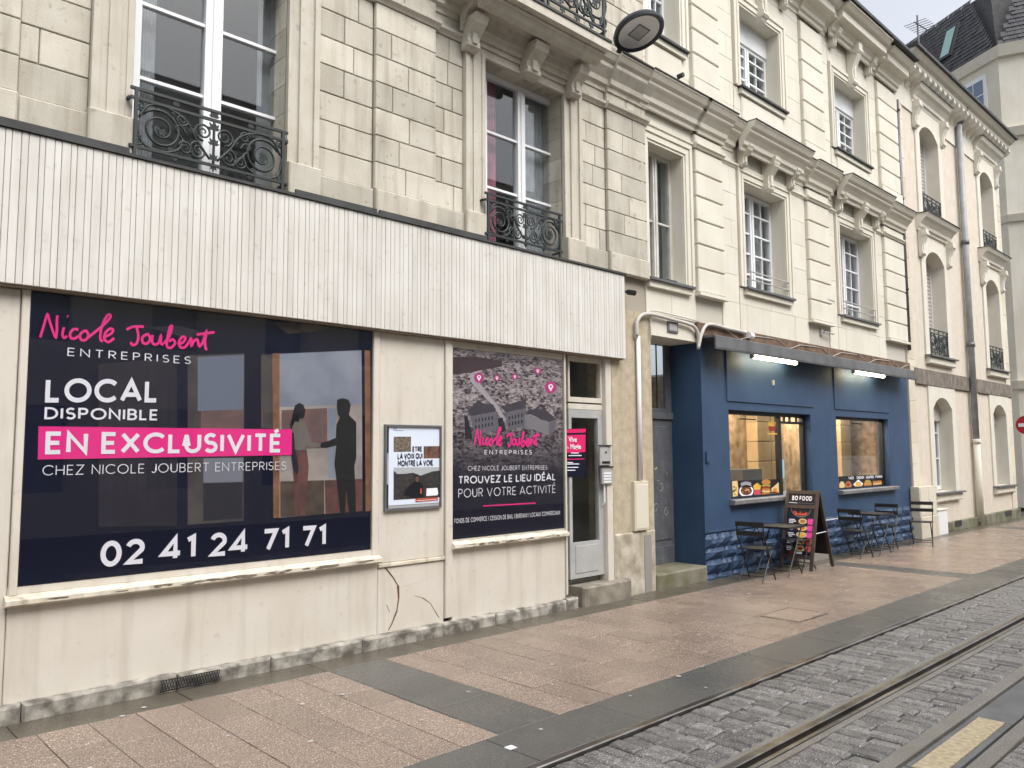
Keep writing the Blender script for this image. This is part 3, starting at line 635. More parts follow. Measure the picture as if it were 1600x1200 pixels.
# ---------------------------------------------------------------- big window sign
YS = .01
SG = empty('window_sign', (s1x0+1, YS, s1z0), 'navy vinyl sign with pink band and white phone number across the wide shop window', 'sign')
bx('backing', I_navy, SG, s1x0, s1x1, YS, YS+.012, s1z0, s1z1)
z25 = lambda u, v: (u/2.5, 420+v/2.5)
def zp(name, M, pts, lay): return poly_px(name, M, SG, [z25(*p) for p in pts], YS-.0012*lay)
zp('print_curtain', I_slat, [(385, 372), (692, 345), (692, 1003), (385, 1008)], 1)
for k in range(7): zp('print_slat', I_dk, [(402+42*k, 372-3*k), (412+42*k, 371-3*k), (412+42*k, 1007), (402+42*k, 1007)], 2)
zp('print_frame', I_frame, [(733, 338), (955, 330), (952, 985), (733, 1000)], 1)
zp('print_sky', I_sky2, [(772, 345), (953, 336), (951, 550), (772, 556)], 2); zp('print_wall', I_brick, [(785, 556), (951, 551), (950, 625), (785, 628)], 2); zp('print_wall', I_grey, [(795, 740), (950, 738), (948, 832), (795, 836)], 2); zp('print_shadow', I_dk, [(795, 838), (948, 834), (946, 975), (795, 985)], 2)
zp('print_frame', I_frame, [(1020, 335), (1066, 334), (1066, 625), (1020, 622)], 1)
zp('print_wood', I_wood, [(1064, 330), (1092, 330), (1092, 972), (1068, 974)], 2)
zp('print_sky', I_sky, [(1092, 332), (1412, 318), (1414, 530), (1092, 540)], 2); zp('print_wall', I_beige, [(1092, 540), (1414, 530), (1416, 946), (1092, 972)], 2)
zp('print_brick', I_brick, [(1100, 552), (1278, 544), (1278, 700), (1100, 706)], 3); zp('print_brick', I_red, [(1268, 826), (1416, 820), (1416, 946), (1272, 958)], 3); zp('print_shadow', I_brown, [(1095, 830), (1266, 826), (1266, 958), (1095, 970)], 3); zp('print_wall', I_sky, [(1282, 545), (1312, 544), (1312, 815), (1282, 820)], 3)
zp('print_wood', I_wood, [(1424, 318), (1446, 320), (1449, 946), (1428, 948)], 2)
zp('print_ceiling', I_brown, [(1060, 208), (1215, 206), (1282, 240), (1125, 254)], 1); zp('print_ceiling', I_dk, [(575, 228), (700, 222), (840, 262), (720, 268)], 1)
zp('figure_woman', I_shirt, [(1150, 600), (1170, 590), (1192, 600), (1206, 640), (1216, 676), (1250, 682), (1252, 696), (1214, 700), (1196, 690), (1198, 712), (1146, 712), (1136, 690), (1134, 640)], 4)
zp('figure_woman', I_red, [(1146, 708), (1198, 708), (1206, 770), (1200, 850), (1192, 966), (1172, 966), (1170, 890), (1164, 966), (1148, 964), (1152, 880), (1144, 780)], 5)
zp('figure_woman', I_black, [(1146, 556), (1152, 534), (1168, 524), (1184, 530), (1194, 552), (1188, 582), (1170, 586), (1168, 598), (1152, 596), (1138, 628), (1132, 610), (1140, 585)], 5)
zp('figure_woman', I_dk, [(1134, 640), (1148, 640), (1152, 700), (1168, 780), (1160, 806), (1144, 780), (1136, 720)], 6)
zp('figure_man', I_black, [(1317, 512), (1338, 505), (1362, 512), (1370, 532), (1366, 558), (1362, 570), (1392, 600), (1392, 740), (1384, 770), (1388, 850), (1390, 950), (1364, 956), (1352, 862), (1348, 958), (1330, 958), (1314, 820), (1306, 760), (1314, 690), (1275, 700), (1252, 696), (1254, 680), (1284, 672), (1312, 660), (1314, 610), (1328, 580), (1320, 570), (1316, 545)], 5)
pb = [(60, 666), (456, 671), (456, 711), (59, 718)]
poly_px('pink_band', I_pink, SG, pb, YS-.009)
write_px('lettering', 'LOCAL', I_white, SG, (70, 629), (247, 629), 590, YS-.010, .19, .12, split=True)
write_px('lettering', 'DISPONIBLE', I_white, SG, (69, 655), (247, 657), 636, YS-.010, .17, .16, split=True)
write_px('lettering', 'EN EXCLUSIVITÉ', I_white, SG, (70, 710), (440, 707), 674, YS-.0115, .19, .13, split=True)
write_px('lettering', 'CHEZ NICOLE JOUBERT ENTREPRISES', I_white, SG, (66, 743), (447, 734), 727, YS-.010, .085, .2, .5, split=True)
write_px('lettering', 'ENTREPRISES', I_white, SG, (105, 556), (298, 569), 543, YS-.010, .11, .42, split=True)
write_px('lettering', '02 41 24 71 71', I_white, SG, (156, 887), (509, 853), 846, YS-.010, .2, .14, .5, split=True)
script_px(SG, YS-.010, z25, 5.2)

bx('pane', glass('display_glass', (.97, .97, .97), .035), SF, s1x0+.002, s1x1-.002, -.016, -.011, s1z0+.001, s1z1-.002); bx('pane', MT['display_glass'], SF, s2x0+.002, s2x1-.002, -.016, -.011, s2z0+.001, s2z1-.002)
# ---------------------------------------------------------------- second window sign (printed aerial view)
S2 = empty('window_sign', (s2x0+.8, YS, s2z0), 'tall navy vinyl sign with printed rooftop view and pink map pins beside the glazed door', 'sign')
Mc = bpy.data.materials.new('printed_city_view'); Mc.use_nodes = True; n = Mc.node_tree.nodes; L = Mc.node_tree.links; bs = n['Principled BSDF']; bs.inputs['Roughness'].default_value = .35
tc = n.new('ShaderNodeTexCoord'); mp = n.new('ShaderNodeMapping'); mp.inputs['Scale'].default_value = (1, 1, 2.6); L.new(tc.outputs['Generated'], mp.inputs[0])
vo = n.new('ShaderNodeTexVoronoi'); vo.inputs['Scale'].default_value = 17; vo.distance = 'MANHATTAN'; L.new(mp.outputs[0], vo.inputs['Vector'])
vo2 = n.new('ShaderNodeTexVoronoi'); vo2.inputs['Scale'].default_value = 46; vo2.distance = 'MANHATTAN'; L.new(mp.outputs[0], vo2.inputs['Vector'])
sx = n.new('ShaderNodeSeparateXYZ'); L.new(tc.outputs['Generated'], sx.inputs[0])
av = n.new('ShaderNodeMix'); av.data_type = 'RGBA'; av.inputs[0].default_value = .62; L.new(vo.outputs['Color'], av.inputs[6]); L.new(vo2.outputs['Color'], av.inputs[7])
bwn = n.new('ShaderNodeRGBToBW'); L.new(av.outputs[2], bwn.inputs[0])
cr = n.new('ShaderNodeValToRGB'); L.new(bwn.outputs[0], cr.inputs[0]); cr.color_ramp.elements[0].position = .25; cr.color_ramp.elements[0].color = (*lin((50, 42, 56)), 1); cr.color_ramp.elements[1].position = .78; cr.color_ramp.elements[1].color = (*lin((176, 166, 168)), 1)
fd = n.new('ShaderNodeMapRange'); fd.inputs[1].default_value = .30; fd.inputs[2].default_value = .72; L.new(sx.outputs['Z'], fd.inputs[0])
mxn = n.new('ShaderNodeMix'); mxn.data_type = 'RGBA'; L.new(fd.outputs[0], mxn.inputs[0]); mxn.inputs[6].default_value = (*lin((24, 24, 42)), 1); L.new(cr.outputs[0], mxn.inputs[7]); L.new(mxn.outputs[2], bs.inputs['Base Color'])
bx('backing', Mc, S2, s2x0, s2x1, YS, YS+.012, s2z0, s2z1)
z4 = lambda u, v: (580+u/4, 500+v/4)
def z2(name, M, pts, lay): return poly_px(name, M, S2, [z4(*p) for p in pts], YS-.0012*lay)
def zq(name, M, pts, lay): return poly_px(name, M, S2, [(700+u*190/1341, 530+v*190/1341) for u, v in pts], YS-.0012*lay)
I_pl = ink('plum', (66, 50, 58)); I_road = ink('pale_road', (168, 164, 172)); I_fac = ink('mid_facade', (104, 102, 112)); I_fac2 = ink('pale_facade', (128, 126, 132)); I_roof = ink('roof', (66, 62, 74)); I_pin = ink('pin', (190, 50, 128)); I_deep = ink('deep', (30, 30, 46))
zq('print_trees', I_pl, [(35, 200), (300, 190), (590, 240), (600, 300), (350, 345), (240, 370), (35, 390)], 1)
zq('print_road', I_road, [(240, 380), (275, 370), (400, 560), (560, 740), (640, 900), (600, 900), (520, 760), (350, 580), (250, 470)], 1)
zq('print_block', I_fac, [(250, 850), (530, 800), (560, 1000), (290, 1060)], 1); zq('print_roof', I_roof, [(215, 790), (300, 700), (500, 720), (530, 798), (250, 848)], 2)
zq('print_block', I_fac, [(640, 810), (860, 760), (840, 960), (660, 1010)], 1); zq('print_roof', I_roof, [(580, 740), (840, 670), (862, 758), (640, 808)], 2)
zq('print_block', I_fac2, [(845, 820), (1115, 920), (1110, 1060), (840, 960)], 1); zq('print_roof', I_roof, [(890, 780), (1060, 760), (1190, 880), (1115, 915), (880, 815)], 2); zq('print_block', I_fac, [(1118, 918), (1195, 885), (1180, 1010), (1112, 1060)], 1)
for bx0, by0, sx_, sl in ((300, 880, 36, -.18), (300, 950, 36, -.18), (670, 850, 34, -.22), (670, 920, 34, -.22)):
    for k in range(6 if bx0 < 400 else 5): zq('print_window', I_deep, [(bx0+k*sx_, by0+k*sx_*sl), (bx0+14+k*sx_, by0+k*sx_*sl-2), (bx0+14+k*sx_, by0+36+k*sx_*sl), (bx0+k*sx_, by0+38+k*sx_*sl)], 2)
zq('print_shade', I_deep, [(180, 830), (215, 850), (270, 1090), (190, 1110)], 2); zq('print_shade', I_deep, [(545, 880), (600, 860), (640, 1000), (575, 1040)], 2)
for (u, v, r_) in ((342, 425, 56), (540, 428, 36), (737, 413, 32), (990, 350, 38), (1133, 530, 66)):
    zq('map_pin', I_pin, oval(u, v, r_*.95, r_), 3); zq('map_pin', I_white, [(u+px_*r_*.42, v-.12*r_+py_*r_*.42) for px_, py_ in oval(0, 0, 1, 1, 14, 0)], 4); zq('map_pin', I_white, [(u-r_*.38, v+.02*r_), (u+r_*.38, v+.02*r_), (u, v+.72*r_)], 5); zq('map_pin', I_pin, oval(u, v-.14*r_, r_*.17, r_*.19, 12), 6)
fm = lambda u, v: (741+(u-157)*(843-741)/681, 695.5+(v-(u-157)*.066-268)*.255)
script_px(S2, YS-.009, fm, 7.5)
write_px('lettering', 'ENTREPRISES', I_white, S2, (757, 710), (831, 710), 703, YS-.009, .13, .42)
write_px('lettering', 'CHEZ NICOLE JOUBERT ENTREPRISES', I_white, S2, (731, 735.5), (855, 734), 728, YS-.009, .10, .2, .5)
write_px('lettering', 'TROUVEZ LE LIEU IDÉAL', I_white, S2, (716, 756.5), (868, 750.5), 744, YS-.009, .17, .14)
write_px('lettering', 'POUR VOTRE ACTIVITÉ', I_white, S2, (716, 778), (868, 770), 764, YS-.009, .085, .2)
poly_px('pink_rule', I_pink, S2, [(755, 789.6), (837, 785), (837, 787), (755, 791.6)], YS-.009)
write_px('lettering', 'FONDS DE COMMERCE | CESSION DE BAIL | BUREAUX | LOCAUX COMMERCIAUX', I_white, S2, (710, 818), (875, 804), 810.5, YS-.009, .15, .22, .55)

# ---------------------------------------------------------------- poster case on the white panel
yp = -.03
PC = empty('poster_case', (X(645, 730), 0, Z(645, 798)), 'aluminium poster case with black and white printed poster on the white panel', 'poster case')
cx0, cx1 = X(602, 730, yp), X(690, 730, yp); cz0, cz1 = Z(645, 796, yp), Z(645, 664, yp)
m = MB()
for a in ((cx0, cx1, cz0, cz0+.022), (cx0, cx1, cz1-.018, cz1), (cx0, cx0+.016, cz0+.022, cz1-.018), (cx1-.016, cx1, cz0+.022, cz1-.018)): m.box(a[0], a[1], yp-.004, -.001, a[2], a[3])
m.build('frame', zinc, PC); bx('back_board', alu, PC, cx0+.016, cx1-.016, -.012, -.001, cz0+.022, cz1-.018)
bx('hinge', black_m, PC, cx0+.017, cx0+.045, -.020, -.0125, cz1-.27, cz1-.02); bx('hinge', black_m, PC, cx0+.017, cx0+.045, -.020, -.0125, cz0+.024, cz0+.25)
yy = -.016
bx('poster', ink('paper', (214, 222, 238)), PC, cx0+.048, cx1-.018, yy, -.0125, cz0+.05, cz1-.02)
pu = lambda u, v: (590+u/7.5, 650+v/7.5)
def pc(name, M, pts, lay): return poly_px(name, M, PC, [pu(*p) for p in pts], yy-.001*lay)
I_ph = mat('print_photo_grain', lin((74, 66, 58)), .5, lin((130, 118, 104)), 45); I_ph2 = mat('print_photo_skin', lin((120, 84, 70)), .5, lin((70, 54, 48)), 30); I_hill = mat('print_photo_hill', lin((58, 56, 54)), .5, lin((40, 38, 38)), 30); I_ps = ink('photo_sky', (168, 172, 174)); I_lbl = ink('label', (178, 84, 66))
pc('photo', I_ph, [(188, 242), (392, 242), (392, 418), (188, 422)], 1); pc('photo', I_ph2, [(540, 355), (725, 352), (725, 494), (540, 498)], 1)
pc('photo', I_ps, [(188, 604), (726, 598), (726, 950), (188, 985)], 1); pc('photo', I_hill, [(188, 640), (230, 680), (330, 676), (420, 665), (500, 700), (640, 650), (726, 640), (726, 950), (188, 985)], 2)
pc('photo', I_black, [(300, 925), (340, 850), (430, 765), (436, 700), (470, 680), (492, 705), (490, 770), (530, 800), (540, 945), (420, 960)], 3)
pc('photo', I_ph2, [(440, 715), (462, 706), (486, 712), (482, 770), (456, 775), (438, 750)], 4); pc('photo', I_lbl, [(444, 968), (705, 952), (705, 990), (444, 1010)], 4); pc('photo', I_lbl, [(500, 850), (520, 848), (518, 910), (498, 912)], 4)
pc('photo', I_white, [(575, 850), (700, 842), (710, 900), (702, 928), (570, 938)], 4)
for s_, a, b, t_ in (('ETRE', (408, 420), (522, 418), 356), ('LA VOIX QUI', (234, 508), (526, 502), 438), ('MONTRE LA VOIE.', (236, 592), (662, 582), 520)):
    write_px('lettering', s_, I_black, PC, pu(*a), pu(*b), pu(0, t_)[1], yy-.002, .24, .10, .35)
pc('text_line', I_white, [(458, 990), (690, 976), (690, 981), (458, 995)], 6)
for k, (a, b) in enumerate(((186, 200), (212, 224))): pc('mark', I_black, [(a, 144), (b, 144), (b, 158), (a, 158)], 1)
pc('mark', I_grey, [(190, 168), (298, 167), (298, 173), (190, 174)], 1)
# poster stuck inside the door glass
DP = empty('door_poster', (X(900, 730, .08), .08, Z(900, 760, .08)), 'pink and navy paper poster stuck on the glass of the entrance door', 'poster')
yd = .052
pd = lambda u, v: (860+u*.15, 560+v*.15)
def dp(name, M, pts, lay): return poly_px(name, M, DP, [pd(*p) for p in pts], yd-.001*lay)
dp('sheet', I_navy, [(168, 735), (368, 730), (362, 1230), (172, 1235)], 0); dp('pink_panel', ink('magenta', (214, 30, 100)), [(168, 738), (368, 732), (364, 975), (170, 985)], 1); dp('fold', I_navy, [(168, 778), (368, 772), (368, 792), (168, 798)], 2)
tx = bpy.data.curves.new('poster_words', 'FONT')
def words(s, px, py, size, y, M, parent, name='lettering', shear=0., off=.0, sx_=1.):
    """short printed words in the built-in face, as a mesh part"""
    c = bpy.data.curves.new(name, 'FONT'); c.body = s; c.size = 1; c.offset = off; c.shear = shear; c.resolution_u = 3
    o = bpy.data.objects.new(name, c); C.objects.link(o); dg = bpy.context.evaluated_depsgraph_get(); me = bpy.data.meshes.new_from_object(o.evaluated_get(dg)); bpy.data.objects.remove(o)
    p = P(px, py, y); m = MB(); m.add([(p.x+v.co.x*size*sx_, y, p.z+v.co.y*size) for v in me.vertices], [tuple(f.vertices) for f in me.polygons]); return m.build(name, M, parent)
bpy.data.curves.remove(tx)
words('Vive', *pd(190, 868), .085, yd-.004, I_white, DP, off=.02); words('Magie', *pd(205, 942), .085, yd-.004, I_white, DP, off=.02); words('la', *pd(176, 940), .04, yd-.004, I_white, DP)
for v_, a, b in ((985, 215, 295), (1012, 190, 325), (1085, 175, 235), (1100, 175, 300), (1135, 175, 290), (1165, 175, 260)): dp('text_line', I_white, [(a, v_-4), (b, v_-5), (b, v_+4), (a, v_+5)], 2)
dp('rule', ink('magenta', (0, 0, 0)), [(175, 1046), (350, 1042), (350, 1052), (175, 1056)], 2)

# ================================================================ BUILDING 2 (cream, cornices and quoins)
B2 = empty('cream_building', (12, .3, 0), 'cream stone building with quoined pilasters and bracketed cornice above the blue snack bar', 'building')
bx0, bx1 = xe1, X(1411, 450)
zw = Z(1110, 508)                                          # bottom of its wall over the shopfront
zr2 = Z(1402, 74, -.45)                                    # eaves
def op(pl, pr_, ptop, pbot, zref=0.): return (X(pl, (ptop+pbot)/2), X(pr_, (ptop+pbot)/2+10), Z(pl, pbot), Z(pl, ptop))
oW = op(1013, 1068, 222, 434); oA = op(1163.5, 1227, 285, 449); oB = op(1313.5, 1362, 352, 492)
oC = (oA[0]+.02, oA[1], Z(1157, 137), zr2-1.16); oD = (oB[0]+.02, oB[1], Z(1310, 235), zr2-1.16); oW2 = (oW[0]+.02, oW[1], oC[2], oC[3])
ops2 = [oW, oA, oB, oC, oD, oW2]
pils = [(X(1088, 300, -.06), X(1130, 310, -.06)), (X(1262, 330, -.06), X(1295, 345, -.06)), (X(1384, 420, -.06), bx1-.02)]
wall('wall', joint2, B2, bx0+.002, bx1, zw, zr2-.2, ops2, .02, .38)
edges = [bx0+.004]+[v for p in pils for v in p]
zs2 = Z(1087, 233)                                         # string course
for i in range(0, len(edges)-1, 2):
    a, b = edges[i], edges[i+1]; so_ = [(o[0]-.22, o[1]+.22, o[2]-.02, o[3]+.22) for o in ops2]
    ashlar(B2, stone2, a, b, zw, zs2-.02, 0, so_, course=.40, lo=.55, hi=1.0, j=.0012, ch=.003, depth=.03)
    ashlar(B2, stone2, a, b, zs2+.05, zc-.3, 0, so_, course=.40, lo=.55, hi=1.0, j=.0012, ch=.003, depth=.03)
    ashlar(B2, stone2, a, b, zc, zr2-.3, 0, so_, course=.40, lo=.55, hi=1.0, j=.0012, ch=.003, depth=.03)
    moulding('string_course', stone2, B2, a, b, zs2-.02, 0, ((.01, 0), (.02, .02), (.045, .04), (.045, .065), (0, .07)))
for a, b in pils:                                          # quoins with deep horizontal grooves
    for z0, z1 in ((Z(1092, 458), zs2-.03), (zs2+.06, zc-.42), (zc+.45, zr2-.62)):
        n_ = max(1, round((z1-z0)/.36)); h = (z1-z0)/n_
        bx('pilaster_core', joint2, B2, a+.01, b-.01, -.03, .02, z0, z1)
        for k in range(n_): MB().box(a, b, -.065, .02, z0+k*h+.010, z0+(k+1)*h-.010, ch=.012).build('quoin', stone2, B2)
    moulding('string_course', stone2, B2, a-.02, b+.02, zs2-.02, -.06, ((.02, 0), (.03, .02), (.055, .04), (.055, .065), (0, .07)))
    bx('pilaster_base', stone2, B2, a-.02, b+.02, -.09, .02, zc+.02, zc+.44, ch=.01); bx('drip_stone', stone2, B2, a-.02, b+.03, -.10, .02, Z(1092, 458)-.05, Z(1092, 458)-.005)
for o in ops2:
    surround(B2, stone2, o[0], o[1], o[2]+.001, o[3], 0, .2, ((1, .04), (.7, .02), (.45, .032), (.2, .015)))
    bx('sill', darkflash if o[2] > zc else zinc, B2, o[0]-.1, o[1]+.12, -.10, .24, o[2]-.035, o[2]-.001)
    bx('sill_stone', stone2, B2, o[0]-.08, o[1]+.10, -.06, .02, o[2]-.12, o[2]-.037)
    bx('head_soffit', stone2, B2, o[0]-.01, o[1]+.01, .010, .379, o[3]-.005, o[3]+.02); bx('reveal', stone2, B2, o[1]-.004, o[1]+.02, .012, .379, o[2], o[3]-.006); bx('reveal', stone2, B2, o[0]-.02, o[0]+.004, .012, .379, o[2], o[3]-.006)
def bars(o, n): return [o[2]+(o[3]-o[2])*k/n for k in range(1, n)]
window(B2, oW[0]+.02, oW[1]-.0, oW[2], oW[3]-.0, .2, [Z(1018, 345, .2)], M=old_white, st=.06, inside=mat('grey_blind_room', (.28, .30, .30), .9), room_d=.25)
for o in (oA, oB): window(B2, o[0], o[1], o[2], o[3]-.02, .25, bars(o, 5), cols=2, st=.06, mull=.13, curt=[(.04, .30, curtain), (.74, .96, curtain)])
for o in (oC, oD, oW2):
    hb = .38; bx('blind_box', white_pvc, B2, o[0]+.003, o[1]-.003, .22, .34, o[3]-hb, o[3]-.002)
    oo = (o[0], o[1], o[2], o[3]-hb); window(B2, *oo, .25, bars(oo, 5), cols=2, st=.055, mull=.13, curt=[(.04, .48, curtain)])
    bx('apron', stone2, B2, o[0]-.02, o[1]+.02, -.03, .02, o[2]-.55, o[2]-.14, ch=.02)
for o in (oA, oB):                                         # low guard bars
    z0 = o[2]; g = MB()
    for z in (z0+.13, z0+.26): g.tube([(o[0]+.02, .05, z), (o[0]+.03, -.06, z), (o[1]-.03, -.06, z), (o[1]-.02, .05, z)], .012, 6)
    for x_ in (o[0]+.05, o[1]-.05): g.tube([(x_, -.06, z0+.01), (x_, -.06, z0+.28)], .011, 6)
    g.build('guard_rail', mat('pale_grey_metal', (.45, .44, .41), .5), B2)
# long first-floor cornice breaking forward over pilasters and windows
brk = [(bx0+.003, oW[0]-.25, 0), (oW[0]-.25, oW[1]+.3, .06), (oW[1]+.3, pils[0][0]-.05, 0), (pils[0][0]-.05, pils[0][1]+.05, .06), (pils[0][1]+.05, oA[0]-.32, 0), (oA[0]-.32, oA[1]+.32, .15), (oA[1]+.32, pils[1][0]-.05, 0), (pils[1][0]-.05, pils[1][1]+.05, .06), (pils[1][1]+.05, oB[0]-.32, 0), (oB[0]-.32, oB[1]+.32, .15), (oB[1]+.32, pils[2][0]-.05, 0), (pils[2][0]-.05, bx1+.05, .06)]
for a, b, p in brk:
    cornice(B2, stone2, a+.0006, b-.0006, zc+p*.05, -p, .28, .40); bx('flashing', darkflash, B2, a, b, -p-.295, .02, zc+p*.05+.001, zc+p*.05+.018)
    # eaves cornice above follows the same breaks
    cornice(B2, stone2, a+.0006, b-.0006, zr2-.02+p*.05, -p*.7, .42, .5)
bx('gutter', darkflash, B2, bx0+.01, bx1+.06, -.56, -.05, zr2+.012, zr2+.07)
for o, zt_ in ((oA, zc-.28), (oB, zc-.28), (oC, zr2-.36), (oD, zr2-.36)):
    for a in (o[0]-.20, o[1]+.04): console(B2, stone2, a+.02, a+.14, zt_, zt_-.32, -.03, .22)
    km = (o[0]+o[1])/2; console(B2, stone2, km-.085, km+.085, zt_, o[3]-.05, -.03, .24, 'keystone')
m = MB().prism([(-.3, zr2+.02), (5, zr2+3.4), (10, zr2+.02)], bx0, bx1+.3); m.build('roof', slate, B2)
bx('return_wall', stone2, B2, bx1-.4, bx1-.003, .385, 6, zw, zr2)
for px_, py_ in ((1057, 121), ): MB().tube([(X(px_, py_), 0.02, Z(px_, py_)), (X(px_, py_), -.12, Z(px_, py_))], .035, 10).build('pipe_stub', black_m, B2)
for px_, py_ in ((1146, 742), ): pass
def arm_px(px_, py_, l=.34):
    a = P(px_, py_, 0); m_ = MB().tube([(a.x, .02, a.z), (a.x, -.05, a.z), (a.x+l, -.07, a.z-.01)], .014, 6); m_.box(a.x-.05, a.x+.02, -.02, .03, a.z-.06, a.z+.05); return m_.build('bracket_arm', alu, B2)
arm_px(1285, 467); arm_px(1284, 519)
vx = X(1050, 448); bx('vent', black_m, B2, vx-.11, vx+.11, -.012, .0, Z(1050, 455), Z(1050, 438))
# ---------------------------------------------------------------- ground floor pier, passage door
px0, px1 = X(957, 700)+.003, X(1020, 700)
pier = empty('rendered_pier', ((px0+px1)/2, .2, 0), 'rough beige rendered pier between the glazed door and the dark passage door', 'wall')
bx('wall', render_beige, pier, px0, px1, .0, .40, .12, zw-.005); bx('wall_base', mat('limewashed_base', (.55, .50, .42), .9, (.30, .26, .19), 5, .5, 30), pier, px0+.005, px1+.002, -.02, .38, -.15, Z(1000, 830), ch=.02)
bx('cement_patch', mat('grey_cement_patch', (.27, .25, .23), .9), pier, X(1005, 870), X(1016, 870), -.026, .0, -.1, Z(1003, 830)-.05)
cxp = X(999, 640, -.04)
cn = empty('conduit', (cxp, -.04, 1.2), 'pale plastic cable conduit climbing the beige pier and bending over the passage door', 'pipe')
MB().tube([(cxp, -.04, Z(1002, 750, -.04)), (cxp, -.04, Z(996, 525, -.04))], .028, 10).build('riser', white_pvc, cn, True)
zq_ = Z(1000, 493, -.04)
def curve_pts(c):
    q = []
    for i in range(len(c)-1):
        p0, p1, p2, p3 = [Vector(c[max(0, min(len(c)-1, i+k))]) for k in (-1, 0, 1, 2)]
        for t in (0, .25, .5, .75): q.append(.5*((2*p1)+(p2-p0)*t+(2*p0-5*p1+4*p2-p3)*t*t+(3*p1-p0-3*p2+p3)*t**3))
    return q+[Vector(c[-1])]
pipegrey = mat('grey_conduit', (.52, .50, .46), .55)
cpx = lambda pts, y: curve_pts([P(a, b, y) for a, b in pts])
MB().tube(cpx([(995, 525), (995, 505), (1002, 493), (1018, 491), (1050, 499), (1072, 505), (1085, 511), (1091, 524), (1091, 540)], -.05), .026, 8).build('bend', pipegrey, cn, True)
MB().tube(cpx([(1091, 545), (1096, 522), (1104, 508), (1118, 508), (1135, 513), (1150, 516), (1166, 520)], -.09), .026, 8).build('bend', pipegrey, cn, True)
MB().tube(cpx([(1017, 530), (1017, 490), (1024, 486), (1060, 494), (1092, 502)], -.03), .010, 6).build('thin_cable', pipegrey, cn, True)
jb = P(1172, 524, -.09); MB().tube([(jb.x-.04, -.09, jb.z), (jb.x+.07, -.09, jb.z-.005)], .05, 10).build('junction_box', white_pvc, cn)
mbx = empty('meter_box', (X(1002, 790), -.03, Z(1002, 830)), 'small cream meter box at the foot of the cable conduit', 'box')
bx('box_body', mat('cream_box', (.60, .55, .43), .7), mbx, X(992, 790, -.05), X(1014, 790, -.05), -.05, .0, Z(1002, 829, -.05), Z(1002, 752, -.05), ch=.006); bx('box_door', mat('cream_box_door', (.64, .60, .49), .7), mbx, X(993.5, 790, -.05), X(1012.5, 790, -.05), -.056, -.0505, Z(1002, 826, -.05), Z(1002, 757, -.05), ch=.004)
bcx = X(1097, 720)                                         # corner of the blue front
PD = empty('passage_door', (X(1036, 700, .5), .5, 0), 'old dark grey wooden passage door with scratched graffiti in a deep recess', 'door')
oldgrey = mat('old_grey_door_paint', (.10, .105, .12), .7, (.07, .072, .082), 6, .15, 30, streak=.4, stain=(.20, .21, .22))
zdt = Z(1060, 530, .0); zdr = Z(1030, 655, .5)
bx('door_leaf', oldgrey, PD, px1-.05, bcx, .50, .55, .12, zdr, ch=.004)
bx('door_rail', oldgrey, PD, px1-.05, bcx, .47, .56, zdr+.003, zdr+.10)
bx('door_board', oldgrey, PD, px1+.06, bcx-.08, .485, .4995, .5, zdr-.1, ch=.01); bx('kick_board', oldgrey, PD, px1-.02, bcx-.02, .485, .4995, .14, .42, ch=.006)
f_ = MB().box(px1-.05, bcx, .50, .54, zdr+.105, zdr+.16).box(px1-.05, px1+.2, .5, .54, zdr+.16, zdt).box(bcx-.14, bcx, .5, .54, zdr+.16, zdt).build('fanlight_frame', oldgrey, PD); bx('pane', pane_m, f_, px1+.2, bcx-.14, .515, .52, zdr+.16, zdt)
for z in (.45, .75): bx('bar', black_m, f_, px1+.2+(bcx-px1-.34)*z-.01, px1+.2+(bcx-px1-.34)*z+.01, .5, .512, zdr+.16, zdt)
gm = MB(); gp = mat('chalky_scratch', (.40, .42, .40), .9); gy = mat('yellow_scratch', (.42, .42, .16), .9)
for k in range(9):
    cx_, cz_ = R.uniform(px1+.25, bcx-.2), R.uniform(.8, 1.75); gm.tube(spiral(cx_, cz_, R.uniform(.04, .10), .02, R.uniform(0, 6), R.uniform(.4, 1.1), .4835, 10), .0035, 4)
gm.build('scratched_scrawl', gp, PD)
gm = MB()
for k in range(5):
    cx_, cz_ = R.uniform(px1+.4, bcx-.15), R.uniform(1.2, 1.6); gm.tube([(cx_, .4835, cz_), (cx_+R.uniform(-.06, .06), .4835, cz_+R.uniform(-.05, .06))], .004, 4)
gm.build('scratched_scrawl', gy, PD)
bx('recess_head', stone2, B2, px1+.001, bcx-.002, .0, .6, zdt, zw-.004); bx('recess_left', render_beige, B2, px1-.03, px1-.001, .401, .6, .1, zdt-.002)
wp = empty('wall_plate', (X(1050, 512), 0, Z(1050, 520)), 'small grey square plate on the pale panel above the passage door', 'plate')
wa, wb = X(1042, 513), X(1058, 513); bx('plate_body', zinc, wp, wa, wb, -.02, -.0005, Z(1050, 520), Z(1050, 503), ch=.004); bx('plate_cover', alu, wp, wa+.03, wb-.03, -.024, -.0205, Z(1050, 517), Z(1050, 506))
moss = mat('mossy_step', (.22, .20, .16), .9, (.12, .12, .06), 3, .5, 40)
tag(bx('doorstep', moss, None, px1-.02, bcx-.003, -.05, .49, -.12, .165, ch=.02), 'mossy stone doorstep of the dark passage door', 'step')

